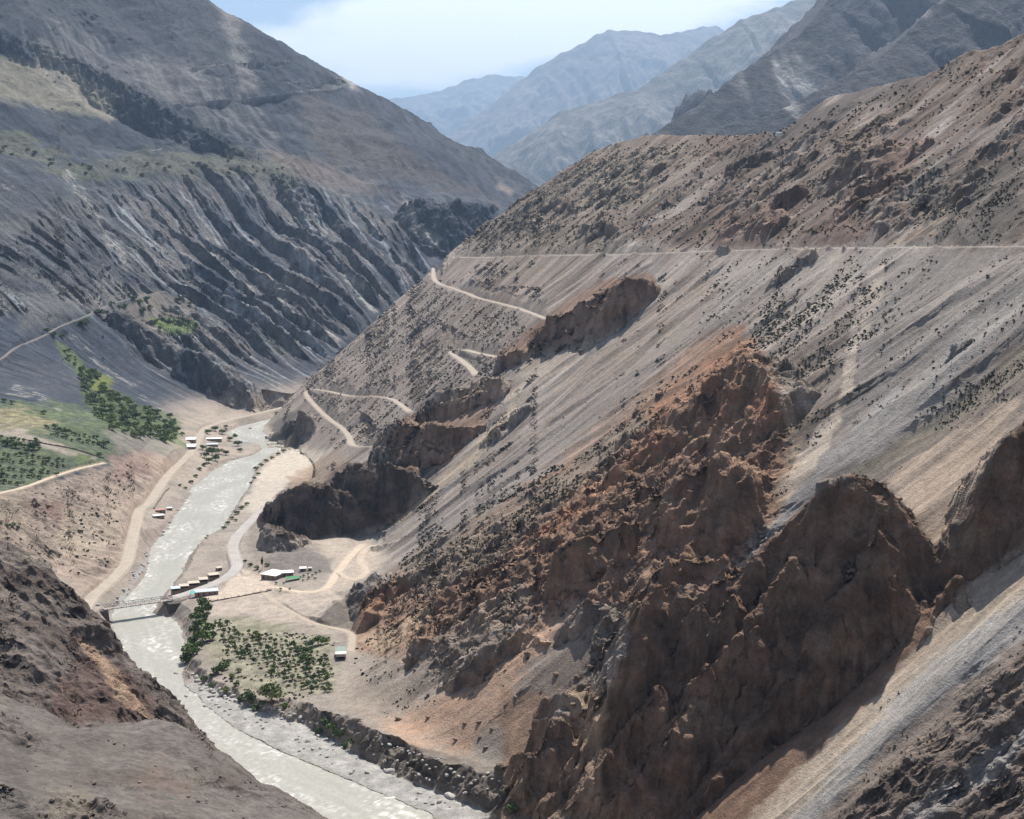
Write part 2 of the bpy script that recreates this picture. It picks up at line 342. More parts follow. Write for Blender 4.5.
# ------------------------------------------------------------------ rock outcrops: crest line with a steep front
def tops(lst): return lst
OUT = [  # (list of (px, crest py, foot py)), front, back, side, setback, jitter
    ([(257, 516, 524), (270, 503, 531), (284, 492, 538), (305, 484, 539), (325, 484, 537), (345, 493, 533), (353, 512, 530)], 3.0, .25, 3, 6, 4),
    ([(334, 476, 512), (350, 466, 524), (370, 463, 525), (392, 464, 522), (408, 472, 508), (418, 482, 490)], 3.0, .3, 3, 8, 4),
    ([(380, 434, 462), (398, 420, 470), (425, 424, 478), (450, 428, 462), (468, 426, 448), (488, 424, 434)], 3.0, .2, 3, 6, 4),
    ([(420, 404, 422), (445, 392, 416), (475, 381, 412), (500, 377, 400)], 2.4, .2, 2, 6, 4),
    ([(489, 430, 448), (500, 424, 442), (515, 414, 430), (530, 405, 416)], 2.6, .2, 2, 4, 3),
    ([(536, 334, 354), (546, 318, 352), (575, 306, 345), (600, 290, 340), (628, 280, 325), (650, 281, 305), (660, 286, 295)], 3.0, .15, 3, 6, 5),
    ([(497, 360, 376), (515, 349, 368), (536, 348, 356)], 2.6, .2, 2, 4, 3),
    ([(360, 612, 632), (368, 592, 618), (395, 578, 600), (420, 567, 588), (450, 553, 570)], 2.4, .15, 2, 4, 4),
    ([(404, 654, 665), (415, 637, 655), (438, 640, 655)], 2.4, .2, 2, 3, 3),
    ([(447, 668, 685), (465, 655, 691), (490, 645, 676), (510, 625, 660), (522, 612, 640)], 2.4, .15, 2, 4, 3),
    ([(556, 550, 612), (575, 540, 604), (600, 536, 590), (625, 520, 590)], 3.0, .25, 4, 10, 6),
    ([(620, 530, 570), (650, 500, 560), (680, 475, 545), (720, 455, 540), (748, 470, 540)], 2.2, .3, 2, 10, 6),
    ([(610, 470, 500), (640, 455, 490), (680, 412, 450), (712, 380, 430), (745, 352, 410), (772, 382, 440)], 2.0, .3, 1.6, 10, 6),
    ([(640, 590, 640), (665, 560, 610), (700, 560, 600), (728, 560, 590)], 2.0, .3, 2, 6, 5),
    ([(566, 622, 650), (585, 600, 640), (605, 600, 630)], 2.2, .3, 2, 4, 4),
    ([(548, 700, 760), (565, 690, 760), (588, 706, 780)], 2.2, .4, 2, 6, 6),
    ([(711, 230, 248), (730, 215, 247), (760, 207, 245), (774, 214, 238)], 3.0, .2, 3, 5, 3),
    ([(775, 197, 218), (795, 184, 206), (806, 188, 198)], 3.0, .2, 2, 4, 3),
    ([(727, 168, 176), (745, 157, 168), (762, 154, 166), (782, 146, 157)], 2.8, .1, 2, 5, 3),
    ([(838, 205, 214), (855, 189, 203), (880, 180, 200), (907, 168, 188)], 2.8, .2, 2, 6, 4),
    ([(868, 160, 180), (880, 143, 167), (894, 138, 152)], 2.8, .2, 2, 5, 3),
    ([(910, 149, 160), (932, 138, 150)], 2.6, .2, 2, 4, 3),
    ([(820, 224, 244), (835, 222, 245), (852, 230, 247), (868, 220, 245)], 2.8, .2, 2, 4, 3),
    ([(770, 282, 292), (790, 264, 280), (815, 250, 264)], 2.2, .1, 1.5, 3, 2),
    ([(957, 345, 356), (972, 338, 348)], 2.2, .2, 1.5, 2, 2),
    ([(545, 205, 212), (560, 200, 208), (572, 204, 210)], 2.4, .2, 2, 4, 3), ([(580, 225, 237), (600, 222, 236), (615, 226, 234)], 2.4, .2, 2, 4, 3),
    ([(268, 425, 440), (278, 412, 446), (290, 408, 446), (306, 415, 440)], 1.8, .4, 1.6, 6, 5),
    ([(265, 525, 545), (278, 530, 556), (288, 535, 552)], 1.6, .4, 1.6, 3, 4),
    # far bank
    ([(180, 352, 372), (200, 352, 384), (225, 372, 400), (250, 390, 412), (268, 404, 414)], 2.0, .1, 1.5, 6, 6),
    ([(106, 308, 318), (125, 316, 334), (150, 330, 352), (172, 350, 362)], 1.8, .1, 1.5, 4, 5),
    ([(-30, 30, 42), (20, 38, 58), (60, 52, 72), (120, 80, 98), (180, 118, 134), (240, 152, 166), (290, 186, 200)], 1.5, .0, 1, 8, 14),
    ([(402, 204, 214), (420, 197, 224), (436, 207, 232)], 1.3, .1, .8, 6, 14), ([(440, 209, 236), (458, 201, 242), (480, 205, 228), (494, 205, 214)], 1.3, .1, .8, 6, 14),
]
SLABS = [((98, 168), (150, 205), (205, 262), (250, 318)), ((60, 300), (110, 330), (160, 380)), ((0, 200), (30, 228), (70, 262))]
outc = []
for io_, (lst, fr, bk, sd_, sb, jit) in enumerate(OUT):
    D = hitD(base0, [q[0] for q in lst], [q[2] for q in lst])
    if len(D) > 2:
        k = D.copy(); k[1:-1] = (D[:-2] + D[1:-1] + D[2:]) / 3; D = k
    outc.append(([P(q[0], q[1], D=d + sb) for q, d in zip(lst, D)], fr, bk, sd_, jit, (-.75, -.66) if io_ < len(OUT) - 5 else (.45, -.89)))
main_px = [(637, 606, 559), (645, 598, 559), (655, 590, 560), (672, 584, 560), (700, 587, 558), (722, 578, 558), (740, 566, 556), (768, 546, 553), (800, 508, 550), (820, 484, 547), (850, 474, 545), (880, 479, 545), (905, 510, 540), (935, 546, 534), (950, 532, 532), (962, 512, 531), (978, 478, 530), (990, 452, 530), (1010, 432, 530), (1035, 412, 530), (1080, 370, 530), (1150, 330, 530)]
mainC = [P(a, b, D=d) for a, b, d in main_px]
outc.append((mainC, 2.7, .55, 2.4, 5, (-.25, -.97)))
def _pin(lst, front, hh=3.0, jit=2):
    D = hitD(lambda a, b: H(a, b, None, False), [q[0] for q in lst], [q[1] for q in lst], 350, 900, 1200)
    k = np.full(len(D), np.nanmedian(D))
    return ([P(q[0], q[1], D=float(d) - 1.9 * front) for q, d in zip(lst, .5 * D + .5 * k)], 3.2, .35, 1.3, jit, (-.25, -.97))
wedge = [P(a, b, D=d) for a, b, d in [(520, 742, 575), (545, 712, 580), (562, 722, 575), (578, 748, 566), (600, 775, 558), (625, 812, 548)]]
outc.append((wedge, 2.6, .7, 2, 4, (-.25, -.97)))

_PINS = [([(680, 722), (692, 708), (706, 726)], 7), ([(702, 682), (708, 663), (722, 684)], 6), ([(750, 645), (758, 626), (766, 650)], 5), ([(736, 650), (741, 642), (745, 652)], 3), ([(716, 758), (727, 752), (735, 762)], 5), ([(765, 748), (769, 741), (773, 750)], 3), ([(718, 730), (725, 722), (732, 730)], 3), ([(724, 604), (732, 593), (742, 606)], 4), ([(700, 600), (706, 612), (712, 622)], 3), ([(924, 628), (940, 598), (958, 577), (970, 600)], 2), ([(775, 585), (790, 560), (800, 570)], 4), ([(650, 700), (660, 685), (668, 705)], 4), ([(820, 640), (834, 610), (845, 640)], 3), ([(868, 560), (880, 530), (890, 570)], 3)]
def ridge(h, x, y, pts, fr, bk, sd_, jit, fd, acc):
    zt = max(p[2] for p in pts)
    x0 = min(p[0] for p in pts) - 70; x1 = max(p[0] for p in pts) + 70; y0 = min(p[1] for p in pts) - 70; y1 = max(p[1] for p in pts) + 140
    m = (x > x0) & (x < x1) & (y > y0) & (y < y1) & (h < zt + 2)
    if not m.any(): return h
    xm, ym, hm = x[m], y[m], h[m]
    sc = max(6.0, jit * 3)
    jx = jit * noise2(xm / sc / 1.4, ym / sc / 1.4, 61) + jit * .4 * noise2(xm / sc * 2, ym / sc * 2, 62)
    best = np.full(xm.shape, -1e9)
    for a, b in zip(pts[:-1], pts[1:]):
        dx, dy = b[0] - a[0], b[1] - a[1]; L = math.hypot(dx, dy) + 1e-9
        tx, ty = dx / L, dy / L
        nx, ny = -ty, tx
        if nx * fd[0] + ny * fd[1] < 0: nx, ny = -nx, -ny
        al = (xm - a[0]) * tx + (ym - a[1]) * ty; pp = (xm - a[0]) * nx + (ym - a[1]) * ny + jx
        over = np.maximum(np.maximum(-al, al - L), 0)
        t = np.clip(al / L, 0, 1)
        drop = fr * np.maximum(pp, 0); drop = drop + np.clip(drop / 10, 0, 1) * (5.5 * noise2(drop / 11 + .4 * noise2(xm / 14, ym / 14, 65), (xm + ym * .6) / 17, 64) + 2 * noise2(drop / 4, (xm + ym * .6) / 6, 66))
        z = a[2] + t * (b[2] - a[2]) + .35 * jit * noise2(xm / 7, ym / 7, 63) - np.where(pp > 0, drop, -bk * pp + np.maximum(-pp - 40, 0) * .8) - sd_ * over
        best = np.maximum(best, z)
    up = best - hm
    k = up > 0
    h = h.copy(); idx = np.flatnonzero(m.ravel()) if h.ndim > 1 else np.flatnonzero(m)
    hf = h.ravel(); hf[idx[k]] = best[k]
    if acc is not None:
        af = acc.ravel(); af[idx[k]] = np.maximum(af[idx[k]], np.clip(up[k] / 6, 0, 1))
    return hf.reshape(h.shape)

beltpoly = [(352, 640), (360, 600), (400, 568), (450, 545), (520, 510), (575, 470), (640, 425), (700, 380), (742, 328), (772, 372), (790, 430), (792, 480), (768, 530), (735, 568), (700, 592), (640, 600), (637, 700), (632, 819), (560, 819), (520, 790), (545, 700), (600, 660), (560, 620), (520, 650), (460, 700), (440, 690), (400, 660)]
rightrocks = [(840, 819), (880, 770), (930, 725), (985, 670), (1040, 620), (1200, 520), (1200, 900), (840, 900)]
scrapepoly = [(700, 165), (790, 130), (830, 100), (960, 60), (1060, 20), (1060, 240), (800, 245), (820, 215), (760, 200)]

def H(x, y, acc=None, detail=True):
    x = np.asarray(x, float); y = np.asarray(y, float); shp = x.shape
    x = x.ravel(); y = y.ravel()
    l = L_h(x, y); r = R_h(x, y)
    if detail:
        ml = (l > r - 20) & (y > 1400)
        if ml.any(): l = l.copy(); l[ml] = l[ml] + L_detail(x[ml], y[ml], l[ml])
        mr = (r > l - 20)
        if mr.any():
            xm, ym, rm = x[mr], y[mr], r[mr]
            px, py = proj(xm, ym, rm)
            w = smooth(6, 50, rm)
            wx = xm + 10 * noise2(xm / 60, ym / 60, 70)
            yw = ym + 14 * noise2(xm / 150, ym / 150, 71)
            n = 5.5 * (ridged2(wx / 210, yw / 44 + .2 * noise2(wx / 50, yw / 30, 74), 3, 72) - .4) + .5 * fbm2(wx / 60, yw / 5, 3, 75)
            big = 9 * (ridged2(wx / 300, yw / 120, 2, 77) - .4) * smooth(20, 90, rm)
            up = smooth(255, 285, rm)
            rock = fbm2(xm / 26, ym / 22, 5, 80)
            rk = smooth(.02, .35, noise2(xm / 90, ym / 60, 85) + .5 * noise2(xm / 30, ym / 20, 86))
            n = n + up * (1.5 * rock + 9 * rk * (ridged2(xm / 34, ym / 26, 4, 87) - .1))
            n = n + big * .8
            d1 = inside(px, py, beltpoly); wb = smooth(10, -25, d1 + 14 * noise2(xm / 30, ym / 30, 90))
            n = n + wb * (5 * (ridged2(xm / 16, ym / 12, 4, 96, .55) - .3) + 10 * (ridged2(xm / 60 + .35 * noise2(xm / 30, ym / 30, 95), ym / 34, 5, 91, .5) - .25))
            d2 = inside(px, py, rightrocks); wr = smooth(8, -25, d2 + 20 * noise2(xm / 20, ym / 20, 92))
            n = n + wr * (6 * (ridged2(xm / 40, ym / 13, 5, 93, .5) - .25))
            d, s, z = polydist(xm, ym, crestR)
            nc = np.where(ym > 900, smooth(0, 60, d) * .8 + .2, 1)
            r = r.copy(); r[mr] = rm + n * w * nc
            if acc is not None: acc[np.flatnonzero(mr)] = np.maximum(np.maximum(wb * .55, wr * .6), up * rk * .5)
    k = 5.0
    t = np.clip(.5 + .5 * (l - r) / k, 0, 1)
    h = r * (1 - t) + l * t + k * t * (1 - t)
    # gentle unevenness of the valley floor and the farm benches
    h = h + (1 - smooth(8, 40, h)) * .8 * fbm2(x / 22, y / 22, 4, 100)
    if detail:   # eroded sediment bank below the farm
        px, py = proj(x, y, h)
        m = (px > -60) & (px < 200) & (py > 440) & (py < 615) & (y > 800) & (y < 1900)
        if m.any():
            e = inside(px[m], py[m], [(-40, 500), (30, 492), (60, 482), (104, 468), (135, 452), (165, 458), (182, 466), (165, 482), (145, 503), (135, 520), (128, 545), (118, 570), (90, 592), (30, 560), (-40, 560)])
            w = smooth(4, -12, e)
            h[m] += w * 9 * (ridged2(x[m] / 60 + .3 * noise2(x[m] / 30, y[m] / 30, 104), y[m] / 46, 5, 105, .55) - .45)
    for o in outc:
        h = ridge(h, x, y, *o, acc)
    # heaps of gravel by the yard
    for (a, b, rad, hh) in [(282, 561, 24, 7), (306, 560, 26, 7.5), (336, 613, 21, 10), (352, 606, 20, 9)]:
        q = P(a, b, z=14); d = np.hypot(x - q[0], (y - q[1]) / 1.6)
        h = np.where(d < rad * 1.3, np.maximum(h, 13 + hh * (1 - d / rad) + .4 * noise2(x / 4, y / 4, 120)), h)
    # banks down to the river
    m = (h < 140) & (y < 2400) & (x > -520) & (x < 150)
    xm, ym, hm = x[m], y[m], h[m]
    jr = 2.5 * fbm2(xm / 14, ym / 14, 3, 121)
    sr = inside(xm, ym, river) + jr
    bank = np.where(sr < 0, -2.2, -2.2 + 1.25 * sr)
    bank = bank + .12 * np.maximum(sr - 10, 0) ** 2
    bank = np.where(sr > 0, np.maximum(bank, np.minimum(sr * .5, 1.2) - .3), bank)
    hm = np.minimum(hm, np.where(sr < 60, bank, 1e6))
    sg = inside(xm, ym, gravel) + 1.0 * fbm2(xm / 7, ym / 7, 3, 122)
    gb = .25 + .45 * fbm2(xm / 6, ym / 6, 3, 123) + np.clip(sr, 0, 16) * .07
    gz = np.where(sg < 0, gb, gb + .15 * np.maximum(sg - 12, 0) ** 2 + (1.5 + 1.2 * noise2(xm / 26, ym / 26, 127)) * np.maximum(sg + 3.5 * noise2(xm / 12, ym / 12, 125) + 1.4 * noise2(xm / 3.4, ym / 3.4, 126), 0))
    hm = np.where((sg < 40) & (sr > -1), np.minimum(hm, gz), hm)
    hm = np.where((sg < 0) & (sr > 0), np.maximum(hm, gb), hm)
    sf = inside(xm, ym, flatbar)
    hm = np.where(sf < 12, hm * smooth(0, 12, sf) + (1 - smooth(0, 12, sf)) * np.clip(4.0 + .5 * fbm2(xm / 20, ym / 20, 3, 124), 0, np.maximum(bank, 0)), hm)
    h[m] = hm
    n = (x < 260) & (y < 760)
    if n.any():
        xn, yn = x[n], y[n]
        a1 = A1_h(xn, yn); a2 = A2_h(xn, yn)
        if detail:
            a1 = a1 + 9 * (ridged2(xn / 60, yn / 40, 5, 110, .55) - .35)
            near = smooth(40, 180, yn)
            a2 = a2 + near * (2.4 * fbm2(xn / 36, yn / 36, 5, 112) + 3.5 * smooth(.1, .5, noise2(xn / 45, yn / 30, 113)) * ridged2(xn / 14, yn / 12, 4, 114)) + .12 * (1 - near) * fbm2(xn / 2, yn / 2, 3, 115)
        a = np.where(yn < 230, a2, np.maximum(a1, a2))
        h[n] = np.maximum(h[n], a)
        if acc is not None: acc[np.flatnonzero(n)] = np.where(a1 >= h[n] - .01, .4, np.where(a2 >= h[n] - .01, .25, acc[n]))
    for rd in roads:
        p = rd['pts']; w = rd['w'] + (.8 if p[:, 1].mean() > 1500 else .4)
        x0, x1 = p[:, 0].min() - 25, p[:, 0].max() + 25; y0, y1 = p[:, 1].min() - 25, p[:, 1].max() + 25
        m = np.flatnonzero((x > x0) & (x < x1) & (y > y0) & (y < y1))
        if len(m) == 0: continue
        d, s, z = polydist(x[m], y[m], p)
        q = smooth(w + 1.2, w, d)
        cap = z + np.maximum(d - w, 0) * 1.6
        hh = np.minimum(h[m], cap)                       # cut into the uphill side
        hh = np.maximum(hh, z - np.maximum(d - w, 0) * .95) if p[:, 1].mean() < 2700 else hh   # fill on the outside
        hh = np.where(d < 40, hh, h[m])
        h[m] = hh * (1 - q) + z * q
        if acc is not None: acc[m] = acc[m] * (1 - smooth(w + 3, w, d))
    # yard by the bridge
    return h.reshape(shp)

outc += [_pin(a, b) for a, b in _PINS]
# ------------------------------------------------------------------ terrain grid, rows denser where the slopes face the valley
NC = int(1000 * Q); NR = int(1600 * Q)
tin = (np.linspace(-45, 1069, NC) - CX) / F
ext = np.geomspace(.002, .45, int(60 * max(Q, .5)))
tc = np.concatenate([tin[0] - ext[::-1], tin, tin[-1] + ext])
NCt = len(tc)
Ds = np.geomspace(3.0, 5900, 1000)
sub = slice(None)
Xp = tc[:, None] * Ds[None]; Yp = np.broadcast_to(Ds, Xp.shape)
Zp = chunked(lambda a, b: H(a, b), Xp, Yp, 200000)
_, pyp = proj(Xp, Yp, Zp)
pyp = np.clip(pyp, -90, 880)
dpy = np.abs(np.diff(pyp, axis=1))
runmin = np.minimum.accumulate(pyp, axis=1)
vis = (pyp[:, 1:] <= runmin[:, 1:] + 3)
wgt = dpy * np.where(vis, 1, .12) + .35 + .15 * (Ds[1:] > 500)
kern = np.ones(9) / 9
cum = np.concatenate([np.zeros((NCt, 1)), np.cumsum(wgt, 1)], 1)
cum /= cum[:, -1:]
cs = np.cumsum(np.concatenate([np.repeat(cum[:1], 6, 0), cum, np.repeat(cum[-1:], 5, 0)], 0), 0)
cum = (cs[11:] - cs[:-11]) / 11
tgt = np.linspace(0, 1, NR)
DD = np.stack([np.interp(tgt, cum[i], Ds) for i in range(NCt)])
X = tc[:, None] * DD; Y = DD
del Xp, Yp, Zp, pyp, wgt, cum, cs
Z = np.empty(X.shape); ACC = np.zeros(X.shape)
xf_, yf_, zf_, af_ = X.ravel(), Y.ravel(), Z.ravel(), ACC.ravel()
for i in range(0, len(xf_), 200000):
    a = np.zeros(len(xf_[i:i + 200000]))
    zf_[i:i + 200000] = H(xf_[i:i + 200000], yf_[i:i + 200000], a); af_[i:i + 200000] = a

def grid_normals(X, Y, Z):
    P_ = np.stack([X, Y, Z], -1)
    du = np.empty_like(P_); dv = np.empty_like(P_)
    du[1:-1] = P_[2:] - P_[:-2]; du[0] = P_[1] - P_[0]; du[-1] = P_[-1] - P_[-2]
    dv[:, 1:-1] = P_[:, 2:] - P_[:, :-2]; dv[:, 0] = P_[:, 1] - P_[:, 0]; dv[:, -1] = P_[:, -1] - P_[:, -2]
    n = np.cross(du, dv); n /= np.linalg.norm(n, axis=-1, keepdims=True) + 1e-12
    return n
N = grid_normals(X, Y, Z)
steep = 1 - N[..., 2]
rock = np.clip(np.maximum(ACC, smooth(.36, .55, steep) * (Z > 6)), 0, 1)
rd_near = np.zeros(X.size, f32); rd_mask = np.zeros(X.shape, f32).ravel(); road_tone = np.zeros((X.size, 3), f32)
for rd in roads:
    p = rd['pts']; xr_, yr_ = X.ravel(), Y.ravel()
    m = np.flatnonzero((xr_ > p[:, 0].min() - 20) & (xr_ < p[:, 0].max() + 20) & (yr_ > p[:, 1].min() - 20) & (yr_ < p[:, 1].max() + 20))
    d, s, z = polydist(xr_[m], yr_[m], p)
    w = smooth(rd['w'] + 2.0, rd['w'] - .2, d); rd_near[m] = np.maximum(rd_near[m], smooth(rd['w'] + 12, rd['w'] + 5, d))
    up = w > rd_mask[m]; rd_mask[m[up]] = w[up]; road_tone[m[up]] = rd['tone']
rd_mask = rd_mask.reshape(X.shape); road_tone = road_tone.reshape(X.shape + (3,))
rock *= 1 - rd_near.reshape(X.shape)
fl = rock.ravel() > .01
ix = np.flatnonzero(fl)
xx, yy, zz = X.ravel()[ix], Y.ravel()[ix], Z.ravel()[ix]; nfx = np.clip(1.6 / (np.abs(N[..., 0].ravel()[ix]) / np.maximum(N[..., 2].ravel()[ix], .02) + .01), 0, 1) ** 1.5
sc = np.clip(yy / 700, .55, 4)
disp = np.zeros(len(ix))
for i in range(0, len(ix), 200000):
    k = slice(i, i + 200000); a, b, d, s = xx[k], yy[k], zz[k], sc[k]
    s = np.where(s < .8, .7, np.where(s < 1.6, 1.0, np.where(s < 2.6, 1.8, 3.0)))
    v = 2.6 * noise3(a / 20 / s, b / 20 / s, d / 60 / s, 130) + 2.4 * (.45 - 2.2 * np.abs(noise3(a / 15 / s, b / 15 / s, d / 32 / s, 134))) + nfx[k] * (2.6 * (.45 - np.abs(noise3(a / 8 / s, b / 8 / s, d / 20 / s, 131)) * 2.2) \
        + 1.0 * noise3(a / 3.6 / s, b / 3.6 / s, d / 6 / s, 132) + .5 * (.4 - 2 * np.abs(noise3(a / 1.7 / s, b / 1.7 / s, d / 2.0 / s, 133))))
    disp[k] = v * s ** .8
dv_ = np.zeros(X.size); dv_[ix] = disp * rock.ravel()[ix]
dv_ = dv_.reshape(X.shape)
X2 = X + N[..., 0] * dv_; Y2 = Y + N[..., 1] * dv_; Z2 = Z + N[..., 2] * dv_
N2 = grid_normals(X2, Y2, Z2)

# ------------------------------------------------------------------ what the ground is made of
x, y, z = X2.ravel(), Y2.ravel(), Z2.ravel()
PX, PY = proj(x, y, z)
xr = np.interp(y, _xr[:, 0], _xr[:, 1]); 
Lh = chunked(L_h, x, y, 300000); Rh = chunked(R_h, x, y, 300000)
isR = smooth(-4, 6, Rh - Lh) 
nA = fbm2(x / 260, y / 260, 4, 140); nB = fbm2(x / 40, y / 40, 4, 141); nC = fbm2(x / 9, y / 9, 3, 142)
def nz(k, sx, sy, o=3): return fbm2(x / sx, y / sy, o, k)
def col(r, g, b): return np.array([r, g, b], f32)
def mix(A, B, w): return A + (B - A) * w[:, None]
left = mix(np.tile(col(.060, .065, .076), (len(x), 1)), col(.098, .096, .098), smooth(-.3, .4, nA + .5 * nB))
cc_, al_ = ribco(x, y)
st = fbm2((cc_ + 10 * noise2(cc_ / 60, al_ / 90, 150)) / 13, al_ / 330, 4, 151)
left = left * (1 + .95 * st)[:, None]
sdr = inside(PX, PY, ribpoly) + 10 * nB
wr_ = smooth(6, -10, sdr) * (y > 1500)
left = mix(left, col(.225, .185, .155), wr_ * smooth(-.35, .35, nz(152, 120, 120) + .3 * st) * .75)
left = mix(left, col(.40, .38, .35), wr_ * smooth(.16, .40, st + .4 * nz(153, 200, 300)) * .75)
right = mix(np.tile(col(.240, .192, .155), (len(x), 1)), col(.300, .250, .215), smooth(-.35, .35, nA + .4 * nB))
fall = fbm2(y / 9 + .35 * noise2(x / 60, y / 40, 154), x / 190, 4, 155)
fall2 = fbm2(y / 2.6, x / 70, 3, 156)
fall3 = noise2(y / 34 + .3 * noise2(x / 120, y / 90, 157), x / 420, 158)
right = right * (1 + .42 * fall + .12 * fall2 + .40 * fall3)[:, None]
upm = smooth(0, 12, x - xr) * isR
right = mix(right, np.tile(col(.150, .106, .080), (len(x), 1)) * (1 + .5 * fall + .4 * nC)[:, None], upm * smooth(-.3, .25, nz(159, 70, 40) + .5 * fall + .12) * .9)
floor_ = mix(np.tile(col(.335, .28, .23), (len(x), 1)), col(.25, .215, .18), smooth(-.2, .4, nB + .3 * nC))
flw = smooth(46, 16, z) * (y < 2300) * (y > 500) * (x < 60)
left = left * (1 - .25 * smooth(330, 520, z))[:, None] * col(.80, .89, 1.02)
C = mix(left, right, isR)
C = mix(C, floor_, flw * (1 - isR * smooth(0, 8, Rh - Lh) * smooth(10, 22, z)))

def paint(poly, color, s=1.0, soft=5, warp=6, dmin=0, dmax=9e9, noise=None, wscale=1.0, tex=0.0):
    global C
    p = np.array(poly, float)
    m = np.flatnonzero((PX > p[:, 0].min() - warp - soft) & (PX < p[:, 0].max() + warp + soft) & (PY > p[:, 1].min() - warp - soft) & (PY < p[:, 1].max() + warp + soft) & (y > dmin) & (y < dmax))
    if not len(m): return m, np.zeros(0)
    k = np.median(y[m]) / 700
    e = inside(PX[m], PY[m], poly) + warp * 1.6 * fbm2(x[m] / (14 * k * wscale), y[m] / (14 * k * wscale) + z[m] / (20 * k), 4, 160)
    w = smooth(soft, -soft, e) * s
    if noise is not None: w = w * noise[m]
    t = 1 + tex * nC[m]
    if color is not None: C[m] = C[m] * (1 - w[:, None]) + np.asarray(color, f32) * t[:, None] * w[:, None]
    return m, w

streak = 1 + .0 * x
# far bank colours
paint([(60, -10), (250, -10), (262, 60), (240, 92), (190, 62), (120, 48), (60, 20), (-30, 30), (-30, 0)], (.060, .063, .072), .75, 8, 14, 2600, tex=.4)
paint([(30, 22), (72, 20), (110, 45), (90, 62), (40, 46), (0, 50)], (.17, .16, .15), .6, 6, 12, 2600, noise=smooth(-.2, .3, st))
paint([(130, 60), (190, 66), (262, 110), (300, 170), (262, 150), (200, 118), (150, 96)], (.20, .19, .175), .5, 6, 12, 2600, noise=smooth(-.2, .3, st))
paint([(300, 100), (360, 110), (430, 170), (500, 200), (440, 190), (380, 175), (310, 150)], (.10, .085, .080), .6, 8, 14, 2600, tex=.4)
paint([(0, 180), (60, 190), (130, 250), (60, 300), (-30, 290)], (.085, .087, .092), .55, 10, 14, 1500, tex=.4)
paint([(0, 55), (60, 70), (120, 100), (110, 118), (40, 110), (-30, 90)], (.26, .235, .17), .7, 6, 6, 1500)
paint([(100, 160), (160, 150), (230, 150), (300, 165), (300, 185), (200, 175), (130, 180)], (.125, .125, .09), .7, 6, 12, 2200, tex=.8)
paint([(0, 130), (30, 135), (60, 160), (110, 165), (110, 180), (50, 172), (0, 150)], (.12, .125, .08), .65, 5, 12, 2000, tex=.8)
paint([(260, 150), (330, 190), (330, 175), (300, 160)], (.2, .15, .12), .6, 6, 8, 2200)
paint([(260, 155), (360, 170), (400, 200), (330, 190)], (.19, .155, .135), .6, 9, 10, 2600)
paint([(300, 0), (345, 60), (358, 92), (350, 95), (325, 50), (285, 0)], (.24, .225, .22), .5, 6, 8, 3000)
paint([(215, 0), (232, 0), (246, 50), (262, 95), (240, 90), (228, 40)], (.25, .235, .22), .6, 5, 6, 3000)
paint([(40, 40), (70, 60), (110, 120), (85, 110), (30, 70)], (.28, .25, .21), .5, 5, 6, 2800)
paint([(330, 60), (338, 62), (356, 86), (352, 90)], (.36, .34, .31), .8, 2, 2, 3000)
paint([(402, 196), (408, 200), (420, 225), (440, 240), (436, 250), (415, 232)], (.36, .34, .31), .7, 3, 4, 2600)
paint([(496, 178), (515, 190), (510, 196), (498, 188)], (.3, .24, .2), .6, 3, 4, 2600)
for (a, b, c_, d) in [(85, 165, 200, 300), (30, 210, 120, 300)]: pass
for ln in [[(14, 385), (40, 395), (62, 410), (58, 412), (34, 400), (12, 390)], [(70, 338), (78, 338), (90, 352), (86, 352)], [(92, 358), (112, 370), (135, 385), (132, 387), (108, 373)], [(142, 396), (150, 400), (168, 415), (164, 416)],
           [(250, 262), (262, 268), (345, 345), (338, 352), (300, 320), (262, 285)], [(225, 340), (235, 345), (290, 388), (282, 392), (250, 368)], [(330, 250), (338, 252), (380, 305), (372, 310), (345, 280)], [(62, 175), (70, 172), (130, 260), (124, 268)], [(3, 183), (12, 186), (14, 192)], [(198, 215), (260, 300), (252, 304), (205, 240)]]:
    paint(ln, (.46, .43, .385), .9, 3, 7, 1500, noise=.75 * smooth(-.15, .35, st + .4 * nC), wscale=.6)
paint([(140, 290), (195, 298), (200, 330), (160, 335), (120, 310)], (.22, .185, .145), .6, 5, 5, 1500)
paint([(148, 318), (196, 321), (198, 329), (176, 336), (160, 330)], (.135, .185, .065), .9, 2.5, 3, 1500, tex=.5)
paint([(20, 295), (120, 290), (120, 305), (20, 330)], (.20, .19, .175), .5, 8, 6, 1500)
paint([(90, 60), (200, 60), (200, 100), (120, 90)], (.2, .19, .185), .4, 8, 8, 1500)
# farm terraces
paint([(-40, 400), (60, 402), (110, 415), (130, 425), (180, 435), (185, 447), (140, 447), (105, 460), (60, 476), (28, 488), (0, 494), (-60, 500)], (.14, .175, .08), .9, 4, 6, 900, 2100, tex=.9, noise=.75 + .5 * nB)
paint([(-40, 405), (20, 410), (55, 420), (45, 432), (0, 432), (-40, 432)], (.29, .25, .15), .8, 4, 7, 900, 2100, tex=.9)
paint([(-20, 432), (20, 430), (60, 445), (95, 458), (90, 461), (50, 450), (10, 436), (-20, 436)], (.40, .33, .27), .8, 2, 3, 900, 2100)
paint([(78, 452), (92, 456), (86, 462), (76, 460)], (.12, .17, .06), .9, 2, 3, 900, 2100)
paint([(-30, 498), (20, 496), (28, 510), (0, 520), (-30, 520)], (.20, .24, .09), .9, 3, 4, 850, 1800)
paint([(-30, 520), (25, 512), (30, 540), (0, 542), (-30, 530)], (.17, .17, .10), .8, 4, 4, 850, 1800)
paint([(75, 362), (100, 372), (112, 392), (175, 418), (185, 434), (150, 442), (110, 428), (85, 405)], (.085, .115, .045), .9, 4, 7, 1200, 2600, tex=.8)
